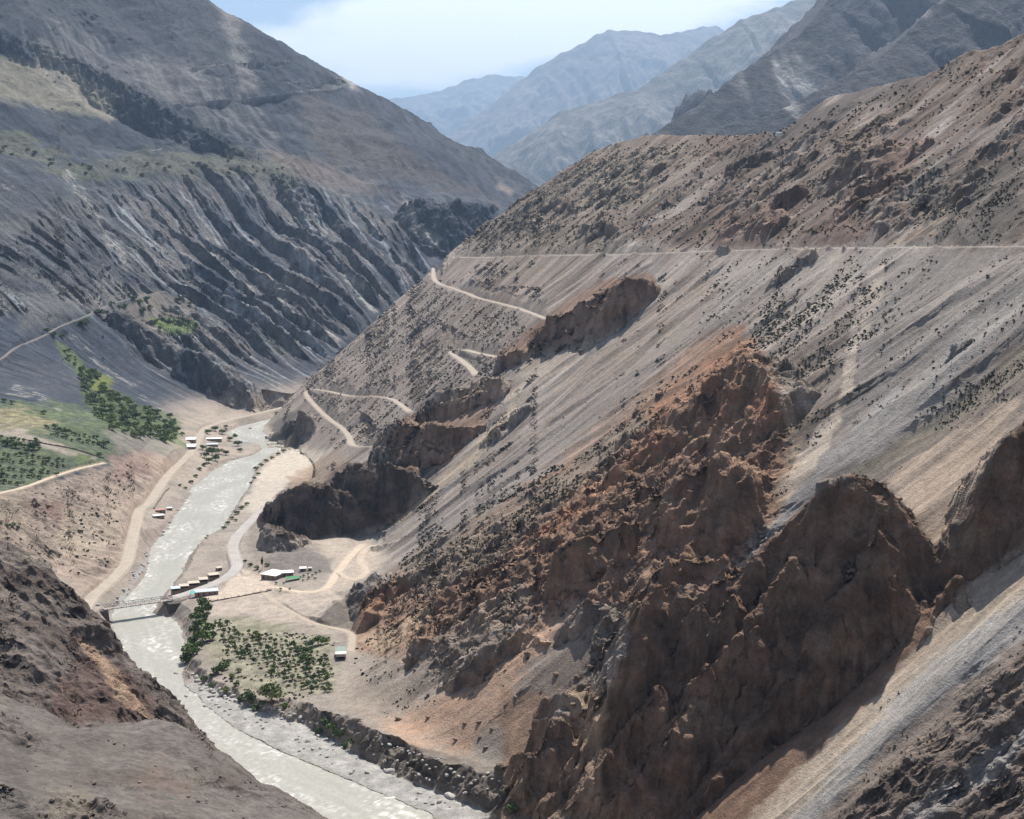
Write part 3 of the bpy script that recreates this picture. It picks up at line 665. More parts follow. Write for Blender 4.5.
paint([(95, 370), (112, 378), (108, 392), (92, 388)], (.17, .19, .05), .8, 4, 4, 1200, 2600)
paint([(58, 342), (70, 350), (85, 362), (78, 372), (62, 358)], (.11, .15, .06), .8, 3, 4, 1200, 2600)
paint([(105, 432), (160, 432), (172, 448), (120, 452)], (.24, .215, .19), .8, 4, 4, 1000, 2200)
# sediment bank
m_, w_ = paint([(-40, 500), (60, 480), (104, 466), (135, 452), (182, 462), (165, 482), (145, 503), (135, 520), (128, 545), (118, 570), (90, 595), (30, 560), (-40, 560)], (.33, .255, .20), .9, 4, 6, 850, 1900, tex=.5)
paint([(30, 505), (60, 500), (78, 530), (60, 525)], (.24, .14, .11), .6, 5, 8, 850, 1900)
paint([(110, 455), (150, 452), (155, 475), (118, 478)], (.26, .17, .14), .7, 4, 8, 850, 1900)
paint([(60, 515), (120, 505), (118, 540), (90, 560), (60, 545)], (.42, .345, .26), .6, 6, 10, 850, 1900)
# river banks, yard, sand
paint([(116, 604), (140, 567), (180, 510), (186, 512), (160, 545), (142, 572), (118, 612)], (.34, .335, .33), .7, 2, 3, 850, 1900)
paint([(150, 520), (180, 505), (182, 512), (150, 548), (132, 562), (128, 552)], (.30, .24, .20), .8, 3, 3, 850, 1900, tex=.5)
paint([(285, 449), (272, 458), (262, 468), (256, 480), (248, 496), (240, 508), (262, 512), (280, 497), (300, 485), (318, 462), (327, 450), (300, 447)], (.46, .40, .33), .95, 3, 4, 1100, 2000, tex=.25)
paint([(222, 590), (242, 568), (268, 578), (276, 590), (258, 596), (215, 603), (195, 600)], (.52, .425, .335), .95, 2, 2, 850, 1300, tex=.15)
paint([(215, 603), (262, 594), (300, 592), (330, 585), (345, 600), (352, 628), (330, 632), (280, 622), (240, 615), (205, 616)], (.42, .35, .285), .9, 3, 5, 850, 1300, tex=.3)
paint([(276, 540), (345, 533), (352, 545), (370, 545), (400, 560), (370, 570), (345, 590), (328, 590), (330, 560), (318, 545), (290, 545)], (.42, .35, .28), .9, 4, 5, 950, 1500, tex=.25)
paint([(262, 562), (276, 548), (300, 545), (328, 560), (332, 572), (300, 575), (270, 572)], (.19, .165, .145), .95, 2, 2, 900, 1300, tex=.2)
paint([(312, 624), (338, 600), (366, 598), (364, 620), (350, 629), (325, 627)], (.165, .14, .12), .95, 1.5, 2, 850, 1300, tex=.2)
paint([(210, 620), (240, 616), (290, 626), (330, 636), (335, 660), (335, 690), (290, 700), (240, 690), (210, 660), (205, 640)], (.25, .235, .16), .8, 5, 8, 700, 1100, tex=1.0)
paint([(184, 684), (195, 694), (225, 722), (280, 750), (350, 781), (430, 815), (500, 840), (482, 806), (400, 776), (335, 740), (290, 718), (240, 700), (200, 678)], (.36, .345, .32), .95, 3, 3, 500, 1000, tex=.5)
# right hillside
paint([(445, 262), (480, 235), (590, 160), (640, 140), (700, 140), (660, 200), (600, 250), (520, 255)], (.20, .165, .13), .6, 8, 12, 1300, tex=.6)
paint([(600, 140), (690, 136), (700, 150), (640, 190), (560, 240), (540, 235), (600, 180)], (.30, .255, .205), .55, 8, 14, 1300, 2400, noise=smooth(-.1, .4, fall))
paint([(270, 425), (290, 410), (310, 418), (300, 445), (275, 440)], (.10, .09, .085), .85, 3, 5, 1300, 2300)
paint([(300, 385), (440, 275), (540, 320), (540, 350), (500, 380), (430, 400), (390, 440), (330, 452), (290, 440)], (.205, .170, .145), .55, 8, 10, 1100, 2400, tex=.4)
paint([(640, 262), (662, 256), (662, 300), (610, 340), (560, 380), (500, 440), (450, 490), (400, 530), (380, 545), (372, 538), (420, 500), (480, 440), (540, 385), (590, 345), (640, 310)], (.335, .31, .285), .8, 5, 4, 900, 1700, noise=.6 + .8 * np.clip(fall2 + fall, -.4, .5))
paint([(500, 420), (512, 405), (520, 400), (505, 430), (470, 465), (430, 500), (400, 525), (390, 522), (440, 480)], (.44, .34, .245), .85, 3, 4, 900, 1700)
paint([(500, 400), (530, 372), (570, 350), (640, 300), (650, 305), (600, 345), (540, 390), (510, 412)], (.40, .33, .26), .8, 4, 5, 900, 1700, tex=.3)
paint([(380, 440), (400, 420), (500, 378), (505, 392), (480, 435), (440, 470), (400, 470)], (.25, .15, .095), .8, 3, 6, 1000, 1700, tex=.6)
paint([(540, 320), (600, 280), (650, 272), (662, 290), (625, 325), (560, 352), (540, 350), (500, 375), (497, 355)], (.24, .14, .09), .8, 3, 4, 900, 1900, tex=.5)
paint([(440, 395), (500, 375), (510, 385), (480, 410), (460, 425)], (.34, .25, .18), .5, 4, 6, 1000, 1700, tex=.5)
paint([(256, 520), (285, 485), (330, 465), (400, 458), (420, 478), (405, 512), (352, 536), (285, 541)], (.105, .075, .06), .9, 3, 4, 1000, 1600, tex=.6)
paint([(288, 478), (340, 448), (350, 460), (320, 485), (290, 490)], (.30, .225, .16), .8, 3, 5, 1100, 1700, tex=.4)
paint([(250, 530), (262, 522), (290, 545), (275, 560), (255, 560), (245, 548)], (.22, .19, .165), .7, 4, 4, 950, 1500, tex=.5)
# grey scree bands
paint([(720, 250), (800, 250), (700, 320), (560, 420), (470, 490), (400, 545), (430, 555), (520, 500), (640, 400), (740, 330), (820, 262)], (.26, .228, .205), .6, 6, 8, 700, 1600)
paint([(810, 250), (905, 250), (850, 300), (740, 350), (740, 330), (790, 290)], (.375, .325, .27), .75, 6, 10, 650, 1300, noise=.7 + .8 * np.clip(fall2, -.4, .4))
paint([(860, 250), (1030, 250), (1030, 330), (950, 420), (880, 450), (800, 520), (770, 500), (840, 420), (850, 330)], (.255, .228, .205), .7, 8, 10, 500, 1300)
paint([(1030, 265), (1030, 300), (960, 370), (870, 460), (830, 470), (900, 395), (980, 310)], (.315, .285, .255), .75, 5, 6, 500, 1300)
paint([(905, 395), (870, 425), (830, 470), (770, 540), (735, 572), (728, 568), (760, 530), (810, 475), (860, 425), (900, 380)], (.31, .285, .265), .9, 4, 4, 500, 1300)
paint([(846, 358), (858, 340), (853, 392), (828, 448), (786, 505), (742, 566), (726, 570), (758, 520), (794, 465), (838, 400)], (.44, .36, .285), .95, 2, 4, 500, 1300, tex=.3)
paint([(868, 275), (885, 262), (880, 300), (858, 345), (848, 362), (845, 345), (856, 310)], (.42, .35, .28), .8, 3, 5, 500, 1300)
paint([(702, 262), (760, 252), (800, 262), (740, 300), (690, 330), (720, 290)], (.36, .32, .28), .6, 6, 8, 600, 1300)
paint([(760, 390), (790, 400), (800, 470), (775, 520), (770, 470)], (.36, .27, .19), .6, 5, 7, 550, 1300, tex=.5)
# warm and red ground
paint([(352, 645), (362, 600), (400, 570), (500, 505), (600, 440), (690, 350), (742, 326), (772, 372), (790, 440), (775, 520), (730, 570), (640, 605), (560, 600), (470, 640), (400, 665)], (.27, .155, .095), .85, 8, 10, 500, 1300, tex=.5)
paint([(700, 345), (745, 325), (775, 385), (765, 420), (720, 420), (670, 440), (620, 480), (560, 530), (480, 560), (400, 590), (365, 615), (366, 600), (430, 560), (560, 470), (640, 420)], (.34, .165, .090), .75, 7, 12, 500, 1300, noise=smooth(-.25, .2, nB), tex=.5)
paint([(560, 455), (640, 385), (690, 345), (740, 322), (735, 335), (680, 380), (620, 430), (570, 470)], (.31, .205, .145), .6, 6, 8, 500, 1300, tex=.4)
paint([(400, 560), (470, 520), (560, 470), (640, 410), (650, 425), (570, 500), (480, 570), (420, 600)], (.23, .19, .145), .75, 6, 8, 500, 1300, tex=.5)
paint([(520, 360), (560, 340), (600, 330), (560, 370), (520, 385)], (.35, .28, .22), .5, 5, 7, 900, 1300)
paint([(470, 755), (500, 700), (560, 630), (580, 600), (560, 590), (530, 620), (460, 690), (380, 720), (400, 745)], (.47, .29, .185), .85, 8, 8, 500, 900, noise=.8 + .5 * np.clip(fall2 + fall, -.4, .4))
paint([(340, 690), (370, 660), (430, 640), (520, 580), (540, 590), (460, 670), (400, 720), (360, 725)], (.29, .235, .185), .7, 7, 8, 500, 1000, tex=.4)
paint([(360, 640), (400, 620), (440, 600), (420, 630), (380, 655)], (.45, .33, .215), .7, 4, 5, 600, 1000)
paint([(500, 690), (540, 690), (560, 720), (600, 700), (637, 660), (637, 819), (500, 819)], (.29, .185, .12), .8, 5, 8, 450, 800, tex=.5)
paint([(560, 690), (600, 690), (625, 740), (625, 800), (600, 775), (580, 740)], (.42, .29, .185), .7, 4, 7, 450, 800)
# brown cliff
paint([(628, 606), (640, 596), (660, 588), (740, 564), (800, 505), (850, 470), (882, 476), (935, 546), (965, 510), (1012, 430), (1060, 390), (1060, 560), (1000, 590), (950, 640), (880, 700), (800, 780), (745, 830), (600, 830), (612, 700)], (.200, .118, .076), .95, 5, 12, 440, 600, tex=.35)
paint([(886, 478), (960, 430), (1000, 400), (1024, 395), (1000, 440), (960, 510), (936, 545), (905, 508)], (.47, .355, .26), .9, 3, 4, 525, 800, noise=.8 + .3 * np.clip(fall2 * 2, -1, 1))
paint([(870, 478), (1030, 372), (1030, 340), (960, 400), (870, 460), (840, 470)], (.19, .165, .12), .75, 4, 5, 500, 900, tex=.4)
paint([(735, 830), (880, 690), (960, 590), (1040, 530), (1060, 560), (900, 720), (790, 830)], (.45, .365, .275), .85, 4, 4, 380, 530, noise=.85 + .5 * np.clip(fall2, -.3, .3))
paint([(780, 830), (860, 740), (930, 660), (1060, 570), (1060, 620), (950, 690), (880, 750), (810, 830)], (.33, .315, .295), .9, 5, 4, 330, 520, noise=.85 + .5 * np.clip(fall2, -.3, .3))
paint(rightrocks, (.20, .155, .125), .85, 6, 8, 200, 500, tex=.6)
paint([(900, 819), (960, 770), (1040, 720), (1040, 740), (960, 800), (930, 825)], (.34, .32, .30), .7, 4, 6, 200, 500)
# outcrops above the contour road
for pl in ([(710, 246), (712, 222), (768, 200), (806, 182), (808, 195), (780, 225), (760, 246)], [(835, 212), (855, 185), (890, 140), (932, 135), (905, 185), (850, 212)], [(816, 244), (830, 220), (870, 218), (866, 244)]):
    paint(pl, (.20, .13, .10), .85, 3, 6, 800, 1900, tex=.6)
paint([(900, 180), (960, 165), (1024, 160), (1024, 245), (960, 245), (920, 225)], (.12, .105, .09), .7, 8, 12, 700, 1300, tex=.5)
paint([(920, 210), (970, 190), (960, 215), (920, 240), (880, 245)], (.36, .28, .19), .6, 6, 8, 700, 1300, noise=smooth(-.1, .3, nC))
paint([(780, 118), (860, 88), (930, 75), (960, 62), (930, 90), (860, 108), (800, 140), (730, 170)], (.11, .09, .08), .75, 5, 8, 1000, 2000, tex=.5)
paint([(480, 245), (520, 205), (600, 150), (560, 200), (520, 235)], (.14, .115, .09), .6, 6, 8, 1400, tex=.6)
# weathering bands on bare rock faces
_rk = rock.ravel(); _rk_m = np.flatnonzero(_rk > .2)
_v = fbm2(x[_rk_m] / 7 + y[_rk_m] / 9, z[_rk_m] / 45, 4, 180); _v2 = fbm2(x[_rk_m] / 30, z[_rk_m] / 14 + y[_rk_m] / 40, 4, 181)
C[_rk_m] *= (1 + _rk[_rk_m] * (.55 * _v + .55 * _v2))[:, None]
C[_rk_m] = mix(C[_rk_m], np.tile(col(.26, .185, .125), (len(_rk_m), 1)), .45 * smooth(.05, .4, _v2 - .5 * _v) * _rk[_rk_m] * (y[_rk_m] < 1300))
# patchy ground on the right hand slopes
_p1 = smooth(.0, .45, fbm2(x / 55, y / 20, 4, 182)) * isR; _p2 = smooth(.05, .5, fbm2(x / 80 + 9, y / 12, 4, 183)) * isR
C = C * (1 - .30 * _p1 + .28 * _p2)[:, None]
# near spurs
a1v = chunked(lambda a, b: A1_h(a, b), x, y, 300000) if False else None
nearL = (y < 600) & (PX < 420) & (x < 60) & (x < -.02 * y + 20)
mN = np.flatnonzero(nearL)
A1m = np.flatnonzero(nearL & (y > 352))
A2m = np.flatnonzero(nearL & (y <= 352))
C[A2m] = .80 * (mix(np.tile(col(.205, .178, .155), (len(A2m), 1)), col(.15, .122, .105), smooth(-.25, .35, fbm2(x[A2m] / 34, y[A2m] / 34, 4, 170))) * (1 + .35 * fbm2(x[A2m] / 3, y[A2m] / 3, 3, 171))[:, None])
C[A1m] = .78 * (mix(np.tile(col(.235, .195, .165), (len(A1m), 1)), col(.15, .117, .10), smooth(-.25, .3, fbm2(x[A1m] / 40, (y[A1m] + z[A1m]) / 18, 4, 172))) * (1 + .4 * fbm2(x[A1m] / 5, (y[A1m] + z[A1m]) / 3, 3, 173))[:, None])
paint([(45, 722), (60, 680), (85, 655), (120, 665), (150, 690), (158, 722)], (.12, .075, .062), .8, 4, 8, 352, 600, tex=.6)
paint([(75, 640), (95, 645), (140, 700), (150, 720), (128, 712), (100, 670)], (.38, .255, .165), .8, 3, 6, 352, 600)
paint([(150, 760), (200, 780), (190, 800), (130, 790)], (.19, .13, .10), .35, 8, 14, 100, 352)
paint([(50, 790), (90, 790), (90, 815), (40, 819)], (.23, .19, .13), .4, 6, 12, 100, 352)
paint([(200, 765), (230, 775), (250, 792), (225, 790)], (.10, .075, .065), .7, 5, 7, 100, 352)
paint([(0, 740), (30, 740), (25, 819), (0, 819)], (.10, .09, .085), .6, 6, 8, 100, 352)
# steep faces show bare rock, a little darker and browner
# cobbly dark bank above the gravel bar
_g = inside(x, y, gravel) if False else None
paint([(355, 735), (420, 748), (498, 768), (512, 800), (500, 812), (480, 808), (400, 776), (360, 757)], (.17, .14, .115), .9, 2, 3, 500, 800, tex=.8)
C[y < 1500] = (lambda c_: c_ * .90 + .10 * c_.mean(1, keepdims=True))(C[y < 1500]) * .93
# river bed and water's edge
C = mix(C, col(.25, .24, .22), smooth(1.0, -.5, z) * (y > 400) * (x < 60))
C = mix(C, road_tone.reshape(-1, 3) * (1 + .12 * nC)[:, None], rd_mask.ravel())
C = np.clip(C, .02, .85)

# ------------------------------------------------------------------ helpers for objects
col_main = bpy.context.scene.collection
def link(o, parent=None):
    col_main.objects.link(o)
    if parent is not None: o.parent = parent
    return o
def np_mesh(name, V, Fq, colors=None, smooth_=True, alpha=None):
    me = bpy.data.meshes.new(name)
    V = np.asarray(V, f32); Fq = np.asarray(Fq, np.int32); k = Fq.shape[1]
    me.vertices.add(len(V)); me.vertices.foreach_set('co', V.ravel())
    me.loops.add(Fq.size); me.loops.foreach_set('vertex_index', Fq.ravel())
    me.polygons.add(len(Fq)); me.polygons.foreach_set('loop_start', np.arange(0, Fq.size, k, dtype=np.int32))
    me.polygons.foreach_set('loop_total', np.full(len(Fq), k, np.int32))
    me.polygons.foreach_set('use_smooth', np.full(len(Fq), smooth_, bool))
    me.update(calc_edges=True)
    if colors is not None:
        a = me.color_attributes.new('Col', 'FLOAT_COLOR', 'POINT')
        cc = np.ones((len(V), 4), f32); cc[:, :3] = colors; cc[:, 3] = 0 if alpha is None else alpha; a.data.foreach_set('color', cc.ravel())
    return me

def nodes(m):
    m.use_nodes = True; nt = m.node_tree; nt.nodes.clear(); return nt
def ground_mat(name, bump=1.0, scales=(.9, .22), rough=.95, var=.45, crack=0):
    m = bpy.data.materials.new(name); nt = nodes(m); N_ = nt.nodes.new; Lk = nt.links.new
    out = N_('ShaderNodeOutputMaterial'); b = N_('ShaderNodeBsdfPrincipled'); b.inputs['Roughness'].default_value = rough
    b.inputs['Specular IOR Level'].default_value = .15
    at = N_('ShaderNodeAttribute'); at.attribute_name = 'Col'
    tc_ = N_('ShaderNodeNewGeometry')
    n1 = N_('ShaderNodeTexNoise'); n1.inputs['Scale'].default_value = scales[0]; n1.inputs['Detail'].default_value = 5; n1.inputs['Roughness'].default_value = .68
    n2 = N_('ShaderNodeTexNoise'); n2.inputs['Scale'].default_value = scales[1]; n2.inputs['Detail'].default_value = 6; n2.inputs['Roughness'].default_value = .65
    Lk(tc_.outputs['Position'], n1.inputs['Vector']); Lk(tc_.outputs['Position'], n2.inputs['Vector'])
    a = N_('ShaderNodeMath'); a.operation = 'ADD'; Lk(n1.outputs['Fac'], a.inputs[0]); Lk(n2.outputs['Fac'], a.inputs[1])
    r = N_('ShaderNodeMapRange'); r.inputs['From Min'].default_value = .7; r.inputs['From Max'].default_value = 1.3
    r.inputs['To Min'].default_value = 1 - var; r.inputs['To Max'].default_value = 1 + var
    Lk(a.outputs[0], r.inputs['Value'])
    mu = N_('ShaderNodeVectorMath'); mu.operation = 'SCALE'; Lk(at.outputs['Color'], mu.inputs[0]); Lk(r.outputs[0], mu.inputs['Scale'])
    Lk(mu.outputs[0], b.inputs['Base Color'])
    bp = N_('ShaderNodeBump'); bp.inputs['Strength'].default_value = 1.0; bp.inputs['Distance'].default_value = bump
    def vor(sc, k):
        v = N_('ShaderNodeTexVoronoi'); v.feature = 'F1'; v.inputs['Scale'].default_value = sc
        wp = N_('ShaderNodeVectorMath'); wp.operation = 'MULTIPLY_ADD'; Lk(n2.outputs['Color'], wp.inputs[0]); wp.inputs[1].default_value = (3 * k, 3 * k, 5 * k); mpn = N_('ShaderNodeVectorMath'); mpn.operation = 'MULTIPLY'; mpn.inputs[1].default_value = (1, 1, .55); Lk(tc_.outputs['Position'], mpn.inputs[0]); Lk(mpn.outputs[0], wp.inputs[2]); Lk(wp.outputs[0], v.inputs['Vector'])
        mm = N_('ShaderNodeMath'); mm.operation = 'MULTIPLY'; Lk(v.outputs['Distance'], mm.inputs[0]); mm.inputs[1].default_value = k; return mm.outputs[0]
    if crack:
        s1 = N_('ShaderNodeMath'); s1.operation = 'ADD'; Lk(vor(scales[1] * .9, crack), s1.inputs[0]); Lk(vor(scales[0] * .7, crack * .4), s1.inputs[1])
        s2 = N_('ShaderNodeMath'); s2.operation = 'MULTIPLY'; Lk(s1.outputs[0], s2.inputs[0]); Lk(at.outputs['Alpha'], s2.inputs[1])
        s3 = N_('ShaderNodeMath'); s3.operation = 'SUBTRACT'; Lk(a.outputs[0], s3.inputs[0]); Lk(s2.outputs[0], s3.inputs[1]); Lk(s3.outputs[0], bp.inputs['Height'])
    else: Lk(a.outputs[0], bp.inputs['Height'])
    (None); Lk(bp.outputs[0], b.inputs['Normal'])
    Lk(b.outputs[0], out.inputs['Surface'])
    return m
M_ground = ground_mat('stony_ground', .6, (1.1, .28), .95, .34, 1.7)
M_far = ground_mat('mountain_rock', 3.0, (.35, .08), .95, .45, .8)
M_dist = ground_mat('distant_rock', 12.0, (.05, .012))

# ------------------------------------------------------------------ split the sheet into hillsides and floor
ii, jj = np.meshgrid(np.arange(NCt - 1), np.arange(NR - 1), indexing='ij')
v00 = (ii * NR + jj).ravel(); v10 = ((ii + 1) * NR + jj).ravel(); v11 = v10 + 1; v01 = v00 + 1
quads = np.stack([v00, v10, v11, v01], 1)
V = np.stack([x, y, z], 1)
fz = Z.ravel()
lab = np.zeros(len(x), np.int8)                       # 0 valley floor
Lr = Lh > Rh
lab[(~Lr) & (fz > 20)] = 1
lab[(~Lr) & (x > 20)] = 1
lab[Lr & (fz > 34) & (y > 1250)] = 2
lab[Lr & (y > 2300)] = 2
lab[Lr & (fz > 22) & (y <= 1250)] = 2
nl = np.zeros(len(x), bool); nl[mN] = True
lab[nl & (fz > 40)] = 3
lab[(y < 260) & (fz > 60) & (x < 120)] = 3
ql = lab[quads].max(1)
Nv = N2.reshape(-1, 3)
names = {0: 'valley_floor', 1: 'right_hillside', 2: 'left_mountainside', 3: 'foreground_slope'}
for k, nm in names.items():
    q = quads[ql == k]
    if not len(q): continue
    used, inv = np.unique(q, return_inverse=True)
    me = np_mesh(nm, V[used], inv.reshape(-1, 4), C[used], True, rock.ravel()[used])
    me.normals_split_custom_set_from_vertices([tuple(t) for t in Nv[used].tolist()])
    o = bpy.data.objects.new(nm, me); link(o); o['kind'] = 'structure'
    me.materials.append(M_far if k == 2 else M_ground)
# ------------------------------------------------------------------ distant ranges
def distant(name, crest_px, front, back, amp, seed, colr, colr2, ext0=3000, ext1=1800, nc=420, nr=260, scree=.5, base=-20, ds=1.0):
    amp *= ds; ext0 *= ds; ext1 *= ds; crest_px = [(a, b, D * ds) for a, b, D in crest_px]
    cr = [P(a, b, D=d) for a, b, d in crest_px]
    t0 = min(p[0] / p[1] for p in cr); t1 = max(p[0] / p[1] for p in cr)
    t = np.linspace(t0, t1, nc)
    dm = np.interp(t, [p[0] / p[1] for p in cr], [p[1] for p in cr]); zm = np.interp(t, [p[0] / p[1] for p in cr], [p[2] for p in cr])
    s = np.concatenate([-np.linspace(1, 0, nr) ** 1.4 * ext0, np.linspace(0, 1, 40)[1:] * ext1])
    Y_ = dm[:, None] + s[None]; X_ = t[:, None] * Y_
    d, sd, zc = polydist(X_.ravel(), Y_.ravel(), cr); d = d.reshape(X_.shape); sd = sd.reshape(X_.shape)
    zc = zc.reshape(X_.shape)
    dd = np.minimum(d, 1)
    gul = ridged2(X_ / amp / 2.2 + Y_ / amp / 7 + .25 * noise2(X_ / amp / 2, Y_ / amp / 2, seed + 5), Y_ / amp / 11, 5, seed, .5)
    k = smooth(0, amp * 3.0, d)
    Zz = zc - np.where(sd > 0, front, back) * d + k * amp * 1.5 * (gul - .62) + smooth(0, amp, d) * amp * .12 * fbm2(X_ / amp * 3, Y_ / amp * 3, 3, seed + 9)
    Zz = Zz + smooth(amp, 0, d) * amp * .05 * noise2(X_ / amp * 4, Y_ / amp * 4, seed + 3)
    Zz = np.maximum(Zz, base)
    w = smooth(.30, .0, gul) * scree * smooth(-.2, .3, noise2(X_ / amp / 3, Y_ / amp / 3, seed + 7))
    cl = np.array(colr)[None, None] * (1 + .5 * fbm2(X_ / amp, Y_ / amp, 4, seed + 8)[..., None]) * (1 - w[..., None]) + np.array(colr2)[None, None] * w[..., None]
    n1, n2 = X_.shape
    ii, jj = np.meshgrid(np.arange(n1 - 1), np.arange(n2 - 1), indexing='ij')
    q = np.stack([(ii * n2 + jj).ravel(), ((ii + 1) * n2 + jj).ravel(), ((ii + 1) * n2 + jj + 1).ravel(), (ii * n2 + jj + 1).ravel()], 1)
    me = np_mesh(name, np.stack([X_.ravel(), Y_.ravel(), Zz.ravel()], 1), q, np.clip(cl.reshape(-1, 3), .02, .8))
    me.materials.append(M_dist)
    o = link(bpy.data.objects.new(name, me)); o['kind'] = 'structure'
    return o
distant('mountain', [(600, 190, 4900), (640, 145, 4900), (665, 126, 5000), (700, 103, 5100), (735, 76, 5200), (762, 58, 5300), (800, 35, 5400), (826, 3, 5500), (860, -40, 5600), (930, -110, 5700), (1010, -190, 5800), (1150, -260, 5800)], .62, .5, 170, 200, (.075, .072, .075), (.42, .40, .38), 2800, 1200, scree=1.2)
distant('mountain', [(660, 180, 3900), (720, 140, 3950), (800, 100, 4000), (850, 75, 4050), (880, 58, 4100), (905, 35, 4200), (940, 0, 4300), (1000, -40, 4400), (1150, -120, 4600)], .6, .5, 120, 220, (.065, .063, .068), (.42, .40, .38), 2200, 1500, scree=1.0)
distant('mountain', [(480, 164, 9800), (512, 145, 9800), (560, 112, 9700), (592, 103, 9700), (640, 88, 9700), (662, 72, 9800), (690, 54, 9900), (740, 20, 10000), (775, 8, 10000), (822, -12, 10200), (900, -60, 10400), (1000, -100, 10500)], .5, .5, 330, 240, (.17, .155, .14), (.34, .31, .27), 4200, 1800, ds=1.5)
distant('mountain', [(478, 158, 7000), (505, 160, 7200), (530, 172, 7300), (560, 190, 7400), (620, 225, 7500)], .5, .5, 120, 260, (.11, .115, .12), (.2, .2, .2), 1800, 1500, nc=160, ds=1.35)
distant('mountain', [(400, 175, 15500), (440, 145, 15500), (470, 118, 15200), (490, 108, 15200), (515, 84, 15200), (545, 62, 15200), (575, 46, 15300), (607, 30, 15400), (634, 31, 15400), (660, 36, 15400), (700, 27, 15600), (716, 26, 15700), (760, 50, 15700), (850, 70, 15700)], .5, .5, 480, 280, (.16, .15, .145), (.3, .28, .25), 6000, 2500, ds=1.75)
distant('mountain', [(340, 105, 21000), (380, 100, 21000), (408, 97, 21000), (440, 91, 21000), (466, 80, 21000), (495, 74, 21200), (520, 76, 21200), (560, 95, 21400), (620, 130, 21500)], .5, .5, 600, 300, (.15, .15, .15), (.25, .25, .25), 6000, 2500, nc=240, ds=1.7)

# ground sheet under everything, out to the horizon
me = np_mesh('ground', [(-40000, -6000, -24), (40000, -6000, -24), (40000, 60000, -24), (-40000, 60000, -24)], [(0, 1, 2, 3)], np.tile([.2, .18, .16], (4, 1)))
me.materials.append(M_dist); o = link(bpy.data.objects.new('ground', me)); o['kind'] = 'structure'

# ------------------------------------------------------------------ river water
def river_mesh():
    g = 1.6
    xs_ = np.arange(-460, 80, g); ys_ = np.arange(60, 2330, g)
    Xg, Yg = np.meshgrid(xs_, ys_, indexing='ij')
    sd = np.concatenate([inside(Xg[i:i + 20], Yg[i:i + 20], river) for i in range(0, len(xs_), 20)])
    ok = sd < 7
    # flow direction coordinates from the centre line
    n = min(len(rl), len(rr))
    def res(p, k=60):
        p = np.array([(a[0], a[1]) for a in p]); s = np.concatenate([[0], np.cumsum(np.hypot(*np.diff(p, axis=0).T))]); u = np.linspace(0, s[-1], k)
        return np.stack([np.interp(u, s, p[:, 0]), np.interp(u, s, p[:, 1])], 1)
    # pair the banks by depth
    cl = res([((np.interp(-yq, [-q[1] for q in rl], [q[0] for q in rl]) + np.interp(-yq, [-q[1] for q in rr], [q[0] for q in rr])) / 2, yq) for yq in np.linspace(2150, 100, 80)], 160)
    idx = np.flatnonzero(ok.ravel()); xq, yq = Xg.ravel()[idx], Yg.ravel()[idx]
    best = np.full(len(idx), 1e9); al = np.zeros(len(idx)); ac = np.zeros(len(idx)); s0 = 0
    for a, b in zip(cl[:-1], cl[1:]):
        dx, dy = b - a; L = math.hypot(dx, dy)
        t = ((xq - a[0]) * dx + (yq - a[1]) * dy) / L; tt = np.clip(t, 0, L)
        qx = xq - a[0] - tt * dx / L; qy = yq - a[1] - tt * dy / L; d = np.hypot(qx, qy)
        m = d < best; best[m] = d[m]; al[m] = (s0 + tt)[m]; ac[m] = ((qx * dy - qy * dx) / L)[m]; s0 += L
    wav = .6 * fbm2(ac / 5 + .4 * noise2(al / 14, ac / 14, 205), al / 8, 4, 200) + .35 * (ridged2(ac / 8, al / 6, 3, 206) - .4)
    rough = smooth(-.6, .8, noise2(ac / 20, al / 55, 207) + .25 * noise2(ac / 9, al / 9, 208))
    zz = wav * (.35 + .9 * rough)
    zz = np.clip(zz, -.6, .9)
    fine = fbm2(ac / 1.8, al / 4.5, 4, 211); foam = np.clip(smooth(-.05, .55, fine + .5 * wav) * (.1 + .8 * rough) + .7 * smooth(.30, .5, noise2(ac / 3.0, al / 9, 209) + .4 * fine) * smooth(.3, .9, rough), 0, 1)
    st = 1 + .16 * fbm2(ac / 3.5, al / 60, 3, 210)
    cc = np.array([.33, .32, .275])[None] * st[:, None] * (1 - foam[:, None]) + np.array([.66, .645, .59])[None] * foam[:, None]
    remap = -np.ones(Xg.size, int); remap[idx] = np.arange(len(idx))
    n1, n2 = Xg.shape; ii, jj = np.meshgrid(np.arange(n1 - 1), np.arange(n2 - 1), indexing='ij')
    q = np.stack([(ii * n2 + jj).ravel(), ((ii + 1) * n2 + jj).ravel(), ((ii + 1) * n2 + jj + 1).ravel(), (ii * n2 + jj + 1).ravel()], 1)
    qq = remap[q]; qq = qq[(qq >= 0).all(1)]
    me = np_mesh('river', np.stack([xq, yq, zz], 1), qq, np.clip(cc, 0, .9))
    m = ground_mat('silty_water', .35, (1.2, .5), .38, .16); m.node_tree.nodes['Principled BSDF'].inputs['Specular IOR Level'].default_value = .3
    me.materials.append(m)
    o = link(bpy.data.objects.new('river', me)); o['kind'] = 'structure'
river_mesh()

